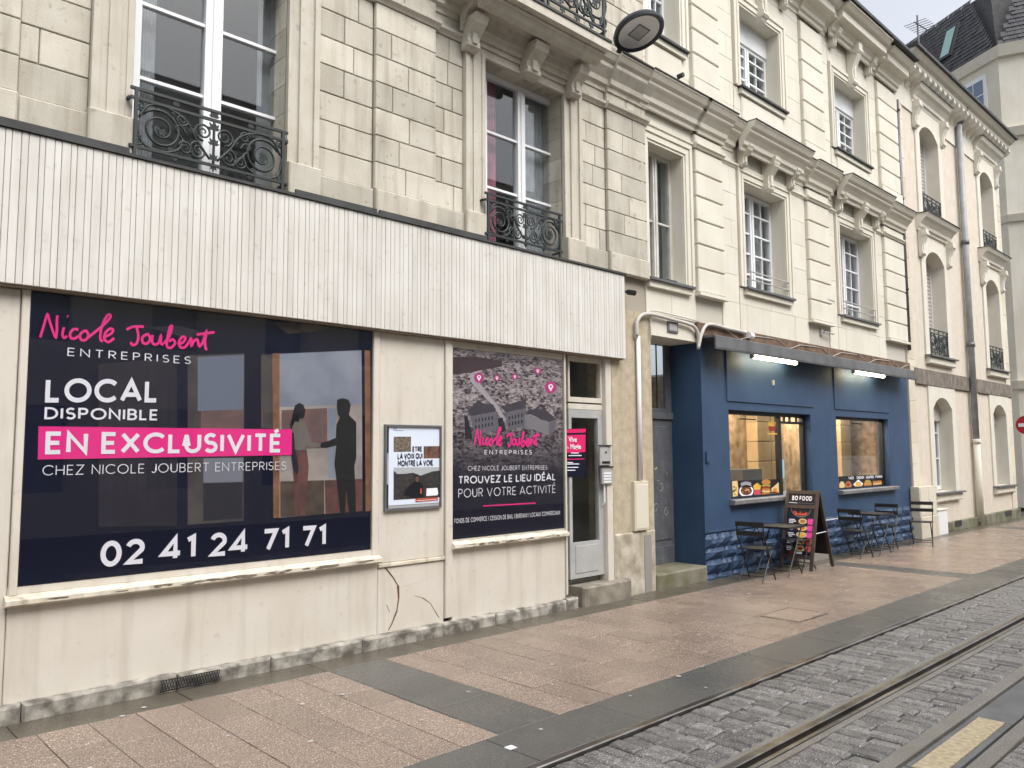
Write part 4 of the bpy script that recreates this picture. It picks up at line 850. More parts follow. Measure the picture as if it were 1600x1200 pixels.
# ================================================================ BLUE SNACK BAR FRONT
BS = empty('blue_shopfront', (13, .2, 0), 'deep blue painted snack bar front with rough stone base and two lit windows', 'shopfront')
bex = X(1421, 690); zcn = Z(1097, 545)                      # top under the canopy
yb = 0.; zl1 = Z(1097, 519, -.30)
wA = (X(1140, 700), X(1268, 700), Z(1143, 781), Z(1140, 640)); wB = (X(1308, 700), X(1389, 700)+.0, Z(1312, 771), Z(1308, 650))
wA = (wA[0], wA[1], wA[2], wA[3]); wB = (wB[0], wB[1], wA[2], wA[3])
dA = (X(1216, 700, .14), wA[1], .14, wA[2])                 # the shop door stands right of the first pane, opening continues to the step
wall('wall', navy_paint, BS, bcx, bex, .02, zl1-.035, [wA, wB, (dA[0], dA[1], .02, wA[2]+.01)], yb, .22)
zrg = Z(1103, 833)
bx('recess_side', navy_paint, BS, bcx, bcx+.075, .221, .56, .02, zl1-.035); bx('band', navy_paint, BS, bcx-.003, dA[0]-.004, yb-.025, -.0005, zrg, zrg+.03); bx('fascia_panel', navy_paint, BS, wA[0]-.05, wA[1]+.1, yb-.018, -.0006, wA[3]+.12, zcn+.1, ch=.01); bx('fascia_panel', navy_paint, BS, wB[0]-.05, wB[1]+.08, yb-.018, -.0006, wA[3]+.12, zcn+.1, ch=.01)
bx('corner_strip', navy_paint, BS, bcx-.001, bcx+.10, yb-.02, -.0007, zrg+.032, zcn)
r_ = .02
for (a, b) in ((bcx, dA[0]-.01), (dA[1]+.03, bex)):          # rough-faced stones painted blue
    z = -.12; row = 0
    while z < zrg-.05:
        h = min(R.uniform(.15, .21), zrg-z); x = a - (R.uniform(0, .2) if row % 2 else 0)
        while x < b:
            wd = R.uniform(.28, .5); x0 = max(x, a); x1 = min(x+wd, b)
            if x1-x0 > .05:
                m = MB(); nx, nz = 5, 3
                vs_ = [(x0+.005+(x1-x0-.01)*i/nx, yb-(0.012 if i in (0, nx) or k in (0, nz) else R.uniform(.03, .085)), z+.005+(h-.01)*k/nz) for k in range(nz+1) for i in range(nx+1)]
                m.add(vs_, [(k*(nx+1)+i, k*(nx+1)+i+1, (k+1)*(nx+1)+i+1, (k+1)*(nx+1)+i) for k in range(nz) for i in range(nx)])
                m.box(x0+.005, x1-.005, yb-.0115, yb-.0008, z+.005, z+h-.005); m.build('stone', navy_stone, BS)
            x += wd
        z += h; row += 1
sillm = mat('grey_sill', (.13, .13, .14), .6, (.19, .19, .19), 6)
for a, b in ((wA[0]-.04, dA[0]-.03), (wB[0]-.02, wB[1]+.2)): MB().box(a, b, -.10, .12, wA[2]-.075, wA[2]-.001, ch=.012).build('sill', sillm, BS)
# windows: glass, frames, lit room with mottled wall
cork = mat('mottled_plaster', (.56, .42, .26), .8, (.30, .20, .11), 7, .2, 40, streak=.45, stain=(.10, .06, .035)); block = mat('ochre_blockwork', (.60, .45, .25), .8, (.50, .36, .19), 3)
gA = MB().box(dA[0]-.05, dA[0], .10, .17, wA[2], wA[3]-.004).box(wA[0], dA[0]-.05, .10, .17, wA[3]-.06, wA[3]-.004).box(wA[0], dA[0]-.05, .10, .17, wA[2]+.001, wA[2]+.03).build('window_frame', black_m, BS)
bx('pane', shopglass, gA, wA[0], dA[0]-.05, .13, .137, wA[2]+.03, wA[3]-.06)
gB = MB().box(wB[0], wB[1], .10, .17, wB[3]-.05, wB[3]-.004).box(wB[1]-.04, wB[1]-.001, .10, .17, wB[2]+.03, wB[3]-.05).box(wB[0], wB[1], .10, .17, wB[2]+.001, wB[2]+.03).build('window_frame', black_m, BS)
bx('pane', shopglass, gB, wB[0], wB[1]-.04, .13, .137, wB[2]+.03, wB[3]-.05)
dd = MB().box(dA[0]+.004, dA[0]+.06, .11, .16, .16, wA[3]-.005).box(dA[1]-.07, dA[1]-.004, .11, .16, .16, wA[3]-.005).box(dA[0]+.06, dA[1]-.07, .11, .16, wA[3]-.06, wA[3]-.005).box(dA[0]+.06, dA[1]-.07, .11, .16, wA[3]-.17, wA[3]-.13).box(dA[0]+.06, dA[1]-.07, .11, .16, .16, .45)
for f0 in (.2, .45, .75): dd.box(dA[0]+.06+(dA[1]-dA[0]-.13)*f0, dA[0]+.075+(dA[1]-dA[0]-.13)*f0, .112, .158, wA[3]-.13, wA[3]-.06)
dd = dd.build('shop_door', black_m, BS); bx('door_glass', shopglass, dd, dA[0]+.06, dA[1]-.07, .13, .137, .45, wA[3]-.13)
bx('notice', I_white, dd, dA[0]+.10, dA[0]+.36, .122, .1285, .98, 1.10); bx('notice', ink('pale_blue', (150, 190, 205)), dd, dA[0]+.06, dA[0]+.15, .122, .1285, 1.32, 1.62)
MB().tube([(dA[0]+.03, .07, 1.05), (dA[0]+.03, .06, 1.08), (dA[0]+.03, .06, 1.24), (dA[0]+.03, .07, 1.27)], .012, 6).build('handle', alu, dd)
rm = MB().box(bcx+.1, bex-.1, 1.25, 1.30, 0, 2.9).box(bcx+.08, bcx+.1, .23, 1.25, 0, 2.9).box(bex-.1, bex-.08, .23, 1.25, 0, 2.9); rm.build('inner_wall', cork, BS)
bx('inner_ceiling', white_pvc, BS, bcx+.1, bex-.1, .23, 1.25, 2.9, 2.93); bx('inner_floor', concrete, BS, bcx+.1, bex-.1, .14, 1.9, .10, .155)
for k, (x_, z_) in enumerate([(a_, b_) for a_ in range(2) for b_ in range(6)]): bx('block', block, BS, dA[1]+.02+x_*.5, dA[1]+.50+x_*.5, 1.02, 1.24, .5+z_*.36, .85+z_*.36, ch=.01)
for z_ in range(6): bx('block', block, BS, wB[1]-.05, wB[1]+.45, 0.95, 1.24, .5+z_*.36, .85+z_*.36, ch=.01)
MB().tube(spiral(wA[0]+1.05, 1.2, .3, .3, math.pi, -.5, 1.22, 16)+[], .04, 6).build('arch_trim', I_dk, BS)
bx('counter', mat('grey_counter', (.10, .10, .11), .6), BS, dA[0]-.1, dA[0]+.55, .75, 1.15, .16, 1.45)
ltw = glow('warm_panel', (1.0, .84, .62), 18)
cl = empty('ceiling_light', (12.5, 1.2, 2.85), 'warm ceiling light panel inside the blue snack bar', 'ceiling light')
for x_ in (wA[0]+1.1, wB[0]+1.1): bx('diffuser', ltw, cl, x_-1.0, x_+1.0, .60, 1.0, 2.80, 2.83)
bx('housing', white_pvc, cl, wA[0]+.3, wB[0]+1.5, 1.01, 1.04, 2.80, 2.895)
# food stickers along the foot of the panes
ST = empty('food_sticker', (wA[0]+.6, .125, wA[2]), 'black window sticker with bowl, fries, burger and sandwich under the lit first pane', 'sticker')
sp_ = lambda u, v: (1120+u*150/1125, 630+v*150/1125*1.0667*.9375)
def fs(root, name, M, pts, lay, mp_=None): return poly_px(name, M, root, [(mp_ or sp_)(*p) for p in pts], .126-.001*lay)
F_y = ink('fries', (226, 178, 66)); F_r = ink('sauce', (150, 40, 32)); F_b = ink('bun', (186, 122, 62)); F_g = ink('salad', (150, 158, 70)); F_c = ink('bread', (222, 196, 140)); F_k = ink('sticker_black', (22, 20, 22)); F_p = ink('pink_cup', (196, 74, 84)); F_o = ink('nugget', (206, 134, 56))
fs(ST, 'backing', F_k, [(172, 912), (645, 892), (765, 890), (768, 1090), (180, 1118)], 0)
fs(ST, 'wrap', F_c, [(178, 915), (240, 908), (252, 1000), (246, 1085), (190, 1100)], 1); 
for k in range(9): fs(ST, 'salad', (F_g, F_r, F_o)[k % 3], oval(215+R.uniform(-22, 22), 1010+R.uniform(-35, 60), 12, 10, 8), 2)
fs(ST, 'bowl', I_white, oval(346, 1030, 84, 72), 1); fs(ST, 'meat', ink('meat', (98, 50, 36)), oval(346, 1026, 66, 50), 2); fs(ST, 'lid', ink('foil', (150, 152, 160)), [(280, 935), (340, 915), (402, 930), (405, 985), (285, 990)], 1)
for k in range(12): fs(ST, 'topping', (F_r, F_c, F_g, F_r)[k % 4], oval(346+R.uniform(-48, 48), 1026+R.uniform(-36, 30), 11, 8, 8), 3)
for k in range(9): fs(ST, 'fry', F_y, [(440+k*7, 1020), (424+k*11, 935+abs(k-4)*8), (434+k*11, 930+abs(k-4)*8), (450+k*7, 1020)], 1+k % 2)
fs(ST, 'cup', F_p, [(440, 1015), (512, 1010), (518, 1060), (500, 1100), (450, 1102), (434, 1060)], 3)
for v_, c_, h_ in ((925, F_b, 32), (965, F_g, 14), (985, F_r, 14), (1010, F_b, 16), (1032, F_c, 12), (1065, F_b, 26)): fs(ST, 'burger', c_, oval(578, v_, 54, h_, 16), 2)
fs(ST, 'sandwich', F_c, [(640, 1000), (748, 905), (760, 1080), (650, 1085)], 1)
for k in range(7): fs(ST, 'nugget', F_o, oval(690+R.uniform(-42, 42), 1035+R.uniform(-25, 35), 24, 18, 10), 2)
for k in range(6): fs(ST, 'fry', F_y, [(608+k*14, 270), (604+k*15, 200+abs(k-2.5)*9), (614+k*15, 196+abs(k-2.5)*9), (624+k*12, 270)], 1)
fs(ST, 'cup', F_r, [(606, 270), (688, 275), (680, 325), (612, 322)], 2); fs(ST, 'strip', F_y, [(592, 348), (720, 352), (720, 368), (592, 364)], 1)
ST2 = empty('food_sticker', (wB[0]+.6, .125, wB[2]), 'black window sticker with wraps, tacos and a pot under the second lit pane', 'sticker')
s4 = lambda u, v: (1100+u/5, 600+v/5)
def f2(name, M, pts, lay): return fs(ST2, name, M, pts, lay, s4)
f2('backing', F_k, [(1050, 722), (1446, 705), (1448, 805), (1056, 838)], 0)
f2('wrap', F_c, oval(1078, 795, 22, 36, 10), 1); f2('wrap', F_b, oval(1128, 795, 26, 36, 12), 1); f2('filling', F_r, oval(1126, 785, 14, 16, 8), 2); f2('pot', I_white, [(1165, 785), (1205, 745), (1245, 780), (1210, 825)], 1); f2('soup', F_y, oval(1206, 785, 24, 24, 10), 2)
f2('taco', F_o, oval(1280, 785, 30, 38, 12), 1); f2('filling', F_r, oval(1280, 806, 22, 14, 8), 2); f2('filling', F_g, oval(1282, 765, 20, 10, 8), 2); f2('sandwich', F_b, [(1318, 760), (1386, 752), (1392, 795), (1324, 808)], 1); f2('sandwich', F_c, [(1322, 778), (1388, 770), (1388, 780), (1322, 788)], 2)
f2('wrap', F_c, oval(1424, 765, 24, 44, 12), 1); f2('filling', F_r, oval(1424, 745, 16, 14, 8), 2)
for t_, a, b in (('TACO', 1128, 1170), ('CHICKEN', 1192, 1250), ('GAUFRES', 1266, 1326), ('PANINIS', 1340, 1392)): write_px('lettering', t_, I_white, ST2, s4(a, 746-(a-1128)*.05), s4(b, 746-(b-1128)*.05), s4(0, 724-(a-1128)*.05)[1], .1215, .22, .12)
for root, q_ in ((ST, (1156.5, 654.5, 1181, 655)), (ST2, (1332, 661.5, 1348, 662))):
    write_px('lettering', 'BO FOOD', ink('letter_grey', (206, 206, 206)), root, (q_[0], q_[1]-2), (q_[2], q_[3]-2), q_[1]-9, .118, .2, .14)
    poly_px('underline', F_k, root, [(q_[0]-1, q_[1]-1), (q_[2], q_[3]-.5), (q_[2], q_[3]+1.5), (q_[0]-1, q_[1]+1)], .118)
# canopy: brown timber band and grey metal lip
yc = -.30; zl0 = Z(1097, 541, yc); zl1 = Z(1097, 519, yc); cx1_ = X(1430, 582, yc); zw2 = zw-.004
bx('timber_band', woodband, BS, bcx-.1, bex+.1, -.05, .02, zl1-.02, zw2)
MB().prism([(-.052, zl1-.03), (-.052, zl1+.012), (yc+.03, zl1+.004), (yc, zl1-.01), (yc-.006, zl0+.03), (yc, zl0), (yc+.02, zl0), (yc+.02, zl1-.03)], bcx-.04, cx1_).build('canopy', zinc, BS)
bx('canopy_soffit', darkflash, BS, bcx, cx1_-.02, yc+.022, -.0008, zl1-.06, zl1-.034)
m = MB()
for k in range(5):
    a = bcx+.6+k*1.6; m.tube([(a, -.06, zw-.03), (a+.4, -.08, zl1+.05), (a+.8, -.06, zw-.06), (a+1.5, -.06, zw-.04)], .006, 4)
m.build('loose_cable', pipegrey, BS)
tubeglow = glow('lit_tube', (1, .86, .55), 15)
for k, (l_, r__) in enumerate((((1176, 556), (1243, 568)), ((1334, 580), (1380, 589)))):
    a = X(l_[0], l_[1], -.22); b = X(r__[0], r__[1], -.22); z = (Z(l_[0], l_[1], -.22)+Z(r__[0], r__[1], -.22))/2
    t = empty('tube_light', ((a+b)/2, -.22, z), ('lit fluorescent tube under the grey canopy over the shop door side window', 'lit fluorescent tube under the grey canopy over the second snack bar window')[k], 'lamp')
    bx('housing', white_pvc, t, a-.12, b, -.25, -.19, z+.035, z+.075); MB().tube([(a, -.22, z), (b, -.22, z)], .032, 10).build('tube', tubeglow, t, True)
    for x_ in (a-.03, b): bx('end_cap', alu, t, x_, x_+.03, -.25, -.19, z-.03, z+.034)
    bx('mounting_arm', zinc, t, (a+b)/2-.02, (a+b)/2+.02, -.23, -.21, z+.076, zl1-.05)
    tag(t, t['label'], 'lamp')
bx('wall_hook', alu, BS, X(1204, 600), X(1206, 600), -.05, -.019, Z(1204, 602), Z(1204, 594)); bx('switch_box', navy_paint, BS, X(1100, 712), X(1107, 712), -.05, -.021, Z(1103, 722), Z(1103, 706))
bx('door_step', mat('step_concrete', (.24, .22, .19), .85), BS, dA[0]-.1, dA[1]+.1, -.2, .139, -.15, .155, ch=.015)
bx('white_cable', white_pvc, BS, X(1262, 812), X(1300, 812), -.10, -.09, Z(1280, 813), Z(1280, 813)+.012)

# ================================================================ BUILDING 3 (peach render, arched windows)
B3 = empty('peach_building', (22, .3, 0), 'peach rendered building with arched stone window surrounds and grey downpipe', 'building')
q0, q1 = bx1+.004, X(1587, 220, -.5)-.05
c1 = (X(1456, 640), X(1485, 640)); c2 = (X(1550, 650), X(1568, 650)+.12)
rows = [(Z(1462, 770), Z(1472, 622)), (Z(1455, 556), Z(1464, 398)), (Z(1445, 345), Z(1450, 203))]
zr3 = Z(1500, 150, -.35)
zband = (Z(1432, 600), Z(1432, 575)); ztop3 = zr3
zpl = Z(1500, 812)
ops3 = [(c[0], c[1], r[0], r[1]) for c in (c1, c2) for r in rows]
wall('wall', peach, B3, q0, q1, .1, zr3-.1, ops3, 0, .4)
bx('band_course', mat('stained_band', (.24, .205, .17), .9, (.14, .12, .10), 6, .4, 30, streak=.5), B3, q0+.35, q1-.02, -.05, -.0008, zband[0], zband[1], ch=.01)
for a, b in ((q0, q0+.38), (q1-.45, q1), (X(1506, 500), X(1520, 500))):
    z = zpl
    while z < zr3-.6:
        h = .45; MB().box(a, b, -.022, -.0009, z+.002, min(z+h, zr3-.55)-.002, ch=.004).build('stone', mat('ochre_patched_stone', (.62, .545, .41), .9, (.66, .62, .53), 1.3, .2, 50, rnd=.1), B3); z += h
def arch_surround(parent, M, x0, x1, z0, z1, rise, wd, y, pr, dep):
    xm = (x0+x1)/2; hw = (x1-x0)/2; rr = (hw*hw+rise*rise)/(2*rise); n_ = 10
    inn = [(x0, z0)]+[(xm-hw+2*hw*i/n_, z1-rr+math.sqrt(max(0, rr*rr-(-hw+2*hw*i/n_)**2))) for i in range(n_+1)]+[(x1, z0)]
    out = [(x0-wd, z0)]+[(x0-wd+(2*hw+2*wd)*i/n_, z1+wd) for i in range(n_+1)]+[(x1+wd, z0)]
    m_ = MB(); k = len(inn)
    v = [(a, y-pr, b) for a, b in inn]+[(a, y-pr, b) for a, b in out]+[(a, y+dep, b) for a, b in inn]+[(a, y+.0, b) for a, b in out]
    f = []
    for i in range(k-1): f += [(i, i+1, k+i+1, k+i), (i, 2*k+i, 2*k+i+1, i+1), (k+i, k+i+1, 3*k+i+1, 3*k+i)]
    return m_.add(v, f).build('window_surround', M, parent)
shutter = mat('roller_shutter', (.50, .46, .42), .6)
for ci, c in enumerate((c1, c2)):
    for ri, r in enumerate(rows):
        x0, x1 = c; z0, z1 = r
        arch_surround(B3, stone3, x0+.001, x1-.001, z0, z1-.001, .26, .26, 0, .035, .36)
        bx('sill', zinc, B3, x0-.28, x1+.30, -.16, .25, z0-.035, z0-.001); bx('sill_stone', stone3, B3, x0-.24, x1+.26, -.10, -.0007, z0-.2, z0-.037, ch=.02)
        if ri == 0:
            window(B3, x0+.002, x1-.002, z0+.02, z1-.02, .28, [z0+.75, z0+1.35], cols=1, st=.07); bx('shutter_box', shutter, B3, x0+.003, x1-.003, .22, .275, z1-.52, z1-.1)
        else:
            bx('shutter_back', shutter, B3, x0+.002, x1-.002, .31, .34, z0, z1-.02); ns = 26
            for k in range(ns): MB().box(x0+.05, x1-.05, .285, .309, z0+(z1-z0-.05)*k/ns+.006, z0+(z1-z0-.05)*(k+1)/ns-.006, ch=.006).build('shutter_slat', shutter, B3)
            bx('shutter_guide', white_pvc, B3, x0+.003, x0+.049, .27, .309, z0, z1-.05); bx('shutter_guide', white_pvc, B3, x1-.049, x1-.003, .27, .309, z0, z1-.05)
            if ci == 0 and ri == 1: rl3 = railing(B3, x0+.03, x1-.03, z0+.03, z0+.62, -.03, r=.010)
            else:
                c_ = copy_tree(rl3, B3); c_.location = Vector((x0-c1[0], 0, z0-rows[1][0]))
            zh_ = z1+.30                                        # hood on side brackets
            cornice(B3, stone3, x0-.42, x1+.42, zh_+.42, -.02, .26, .36, 'hood'); bx('flashing', darkflash, B3, x0-.44, x1+.44, -.30, -.0006, zh_+.421, zh_+.436)
            for a in (x0-.36, x1+.18): console(B3, stone3, a, a+.18, zh_+.06, zh_-.55, -.03, .16)
bx('plinth', mat('green_stained_plinth', (.22, .21, .15), .9, (.09, .095, .05), 4, .5, 30), B3, q0+.25, X(1533, 800), -.09, -.001, -.25, zpl, ch=.015); bx('plinth', MT['green_stained_plinth'], B3, X(1533, 800)+.004, q1, -.09, -.001, -.25, zpl+.02, ch=.015)
for px_ in (1497, 1576): bx('cellar_vent', black_m, B3, X(px_-5, 820, -.09), X(px_+6, 820, -.09), -.094, -.0905, .0, .13)
# eaves cornice with modillions
cornice(B3, stone3, q0+.02, q1+.05, zr3, -.02, .48, .46, 'eaves_cornice')
bx('frieze', stone3, B3, q0+.01, q1+.02, -.03, -.0007, zr3-1.05, zr3-.47); bx('gutter', darkflash, B3, q0, q1+.08, -.56, -.1, zr3+.003, zr3+.07)
a = q0+.25
while a < q1: MB().prism([(-.03, zr3-.25), (-.36, zr3-.25), (-.36, zr3-.33), (-.27, zr3-.42), (-.12, zr3-.46), (-.03, zr3-.6)], a, a+.15).build('modillion', stone3, B3); a += .33
MB().prism([(-.2, zr3+.02), (5, zr3+2.6), (10, zr3+.02)], q0+.35, q1).build('roof', slate, B3)
bx('return_wall', stone3, B3, q1-.4, q1-.003, .405, 8, 0, zr3)
DPp = empty('downpipe', (X(1520, 500, -.1), -.1, 0), 'grey metal downpipe with pale lower section on the peach building', 'downpipe')
dxp = X(1515, 500, -.12); zj = Z(1528, 690, -.12)
MB().tube([(dxp, -.12, zr3-.5), (dxp, -.12, zj)], .075, 12).build('upper_pipe', mat('light_zinc_pipe', (.34, .35, .36), .5, (.27, .27, .28), 5), DPp, True); MB().tube([(dxp, -.12, zj+.01), (dxp, -.12, .0)], .082, 12).build('lower_pipe', stone3, DPp, True)
MB().tube([(dxp, -.3, zr3-.1), (dxp, -.25, zr3-.3), (dxp, -.12, zr3-.5)], .07, 10).build('swan_neck', zinc, DPp, True)
for z in (zj, zj+2.4, zj+5): MB().tube([(dxp, -.12, z-.05), (dxp, -.12, z+.06)], .095, 12).build('collar', zinc if z > zj else stone3, DPp, True)
gp_ = empty('downpipe', (bx1, -.1, 4), 'thin dark pipe in the seam between the cream and peach buildings', 'downpipe')
MB().tube([(bx1+.05, -.05, zr2-.7), (bx1+.05, -.05, 3.9)], .04, 8).build('pipe_shaft', zinc, gp_, True)
for z in (5.2, 7.2, 9.2): MB().tube([(bx1+.05, -.05, z), (bx1+.05, -.05, z+.05)], .052, 8).build('collar', darkflash, gp_, True)
ya_ = 2.5; an = empty('roof_antenna', (X(1434, 42, ya_), ya_, zr3+1.2), 'thin television antenna on the roof of the peach building', 'antenna')
ax_, az_ = X(1434, 42, ya_), Z(1434, 42, ya_)
MB().tube([(ax_, ya_, zr3+1.2), (ax_, ya_, az_+.4)], .03, 6).build('mast', zinc, an); MB().tube([(ax_-.3, ya_, az_+.05), (ax_+1.0, ya_, az_+.25)], .02, 5).build('boom', zinc, an)
m = MB()
for k in range(6): m.tube([(ax_-.25+k*.23, ya_-.35, az_+.06+k*.035), (ax_-.25+k*.23, ya_+.35, az_+.06+k*.035)], .012, 4)
m.build('element', zinc, an)

# ================================================================ BUILDING 4 (corner house with slate mansard, beyond the side street)
FX = 34.0; RH = 3.3
def far_pt(px, x=FX):                                       # y on the face x = FX
    d = ray(px, 100); return CAM.y+d.y*(x-CAM.x)/d.x
yk = far_pt(1560); B4 = empty('corner_building', (FX+4, yk+2, 0), 'cream corner building with tall slate mansard roof and canted corner beyond the side street', 'building')
dk = ray(1560, 75); zk = (CAM+dk*(FX/dk.x)).z
d1 = Vector((.495, .868)); d2 = Vector((.355, -.935)); ck = Vector((FX, yk))
foot = [tuple(ck+d1*14), tuple(ck), tuple(ck+d2*3.6), tuple(ck+d2*3.6+Vector((12, -.6))), tuple(ck+d1*14+Vector((14, -3)))]
def extr(foot_, z0, z1, off0=0., off1=0.):
    cx_ = sum(p[0] for p in foot_)/5; cy_ = sum(p[1] for p in foot_)/5
    def o(p, k): l = math.hypot(p[0]-cx_, p[1]-cy_); return (p[0]+(p[0]-cx_)/l*k, p[1]+(p[1]-cy_)/l*k)
    n_ = len(foot_); v = [(*o(p, off0), z0) for p in foot_]+[(*o(p, off1), z1) for p in foot_]
    return v, [(i, (i+1) % n_, n_+(i+1) % n_, n_+i) for i in range(n_)]+[tuple(range(n_))[::-1], tuple(range(n_, 2*n_))]
MB().add(*extr(foot, -.4, zk-.4)).build('wall', stone2, B4)
for z, h, o_ in ((zk-.4, .4, .35), (zk-3.6, .3, .3), (zk-6.9, .25, .22), (4.0, .3, .2)): MB().add(*extr(foot, z, z+h, o_*.5, o_)).build('cornice', stone3, B4)
MB().add(*extr(foot, zk, zk+RH, -.12, -1.75)).build('roof_core', darkflash, B4)
def face_frame(i): a, b = foot[i], foot[i+1]; d = Vector((b[0]-a[0], b[1]-a[1], 0)); L_ = d.length; d /= L_; return Vector((a[0], a[1], 0)), d, Vector((d.y, -d.x, 0))*(1 if i else 1), L_
def outv(d): o_ = Vector((d.y, -d.x, 0)); return o_ if o_.x*(-1)+o_.y*(-.6) > 0 else -o_
sl = MB()
for i in (0, 1, 2):                                         # slates in lapped rows on each mansard face
    a, d, nn, L_ = face_frame(i)
    out = outv(d)
    rows_ = 17
    for r in range(rows_):
        z = zk+.02+r*.19; inset = -.19+1.15*(r*.19)/RH
        n_ = int((L_-1.0*r/rows_*2)/.24); st_ = r/rows_*1.2*(0 if i == 0 else .9)
        for k in range(n_):
            p0 = a+d*(st_+.24*k+(.12 if r % 2 else 0)); p1 = p0+d*.23; e = R.uniform(.02, .05)
            sl.add([tuple(p0+out*(-inset+e)+Vector((0, 0, z))), tuple(p1+out*(-inset+e)+Vector((0, 0, z))), tuple(p1+out*(-inset-.085)+Vector((0, 0, z+.24))), tuple(p0+out*(-inset-.085)+Vector((0, 0, z+.24)))], [(0, 1, 2, 3)])
stuff(sl.build('slate_cladding', slate, B4))
# roof window
fa, fd_, _n, fl = face_frame(0); fo = outv(fd_)
def rp(u, z_, o_=0.): q_ = fa+fd_*u+fo*(.19-1.15*(z_-zk)/RH+o_); return (q_.x, q_.y, z_)
def u_at(px, py):                                           # distance along the face, height, for a pixel
    d_ = ray(px, py); nrm_ = fo; t_ = (fa-CAM).dot(nrm_)/d_.dot(nrm_); p_ = CAM+d_*t_; return (p_-fa).xy.dot(fd_.xy), p_.z
ua_, za_ = u_at(1464, 98); ub_, zb_ = u_at(1483, 58); za, zb4 = min(za_, zb_), max(za_, zb_); za = max(za, zk+.5); zb4 = za+1.5
skf = MB().add([rp(ua_, za, .12), rp(ub_, za, .12), rp(ub_, zb4, .12), rp(ua_, zb4, .12), rp(ua_, za, -.1), rp(ub_, za, -.1), rp(ub_, zb4, -.1), rp(ua_, zb4, -.1)], [(0, 1, 2, 3), (0, 4, 5, 1), (1, 5, 6, 2), (2, 6, 7, 3), (3, 7, 4, 0)]).build('roof_window', darkflash, B4); i_ = .12
MB().add([rp(ua_+i_, za+i_, .14), rp(ub_-i_, za+i_, .14), rp(ub_-i_, zb4-i_, .14), rp(ua_+i_, zb4-i_, .14)], [(0, 1, 2, 3)]).build('pane', mat('green_tinted_glass', (.30, .48, .46), .15), skf)
def wall_box(m_, a, d, out, u0, u1, z0, z1, o0, o1):
    p = [a+d*u+out*o for o in (o0, o1) for u in (u0, u1)]
    v = [(*p[k].xy, z) for z in (z0, z1) for k in range(4)]
    m_.add(v, [(0, 1, 5, 4), (1, 3, 7, 5), (3, 2, 6, 7), (2, 0, 4, 6), (4, 5, 7, 6), (0, 2, 3, 1)])
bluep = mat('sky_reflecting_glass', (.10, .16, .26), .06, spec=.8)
for i, us in ((0, (4, 7, 10, 12.3)), (1, (1.0,)), (2, (1.3, 3.6, 6))):
    a, d, nn, L_ = face_frame(i); out = outv(d)
    if i == 1: us = (L_/2-.5,)
    for u in us:
        for z in (zk-2.75, zk-5.9, zk-9.2, zk-12.4):
            if z < 4.3: continue
            f_ = MB(); wall_box(f_, a, d, out, u-.12, u+1.12, z-.1, z+2.0, -.05, .06); f = f_.build('window', white_pvc, B4)
            for k in range(2):
                for r in range(3):
                    g_ = MB(); wall_box(g_, a, d, out, u+.03+.5*k, u+.47+.5*k, z+.05+.61*r, z+.60+.61*r, .0605, .075); g_.build('pane', bluep, f)
            if z < zk-4:
                s_ = MB(); wall_box(s_, a, d, out, u-.3, u+1.3, z-.35, z-.12, .0, .45); s_.build('balcony_slab', stone3, B4)
                rr_ = MB(); wall_box(rr_, a, d, out, u-.28, u+1.28, z+.62, z+.67, .38, .42)
                for k in range(11): wall_box(rr_, a, d, out, u-.28+.153*k, u-.25+.153*k, z-.12, z+.62, .39, .41)
                rr_.build('balcony_railing', iron, B4)
pit = empty('road_sign', (28.6, -1.0, 0), 'round red and white road sign on a grey post at the street corner', 'sign')
sgd = ray(1604, 664); t_ = 29.0/sgd.x; pp = CAM+sgd*t_
MB().tube([(pp.x+.06, pp.y, -.3), (pp.x+.06, pp.y, pp.z+.5)], .035, 8).build('post', zinc, pit)
MB().tube([(pp.x-.01, pp.y, pp.z), (pp.x+.02, pp.y, pp.z)], .30, 24).build('disc', ink('sign_red', (176, 22, 44)), pit); MB().box(pp.x-.02, pp.x-.011, pp.y-.22, pp.y+.22, pp.z-.055, pp.z+.055).build('white_bar', I_white, pit)

# ================================================================ houses over the street (seen in the panes)
OB = empty('opposite_building', (10, -15, 0), 'pale rendered terrace across the street mirrored in the window panes', 'building')
oo_ = [(x_, x_+1.2, z_, z_+2.0) for x_ in range(-14, 44, 3) for z_ in (.9, 4.4, 7.6)]
wall('wall', stone3, OB, -16, 46, -.3, 11.4, oo_, -14.4, -14.0); bx('cornice', stone3, OB, -16, 46, -14.0, -13.7, 11.1, 11.5)
for o in oo_: bx('window', bluep if R.random() < .7 else curtain, OB, o[0], o[1], -14.3, -14.25, o[2], o[3])
MB().prism([(-13.6, 11.5), (-19, 13.5), (-25, 11.5)], -16, 46).build('roof', slate, OB)

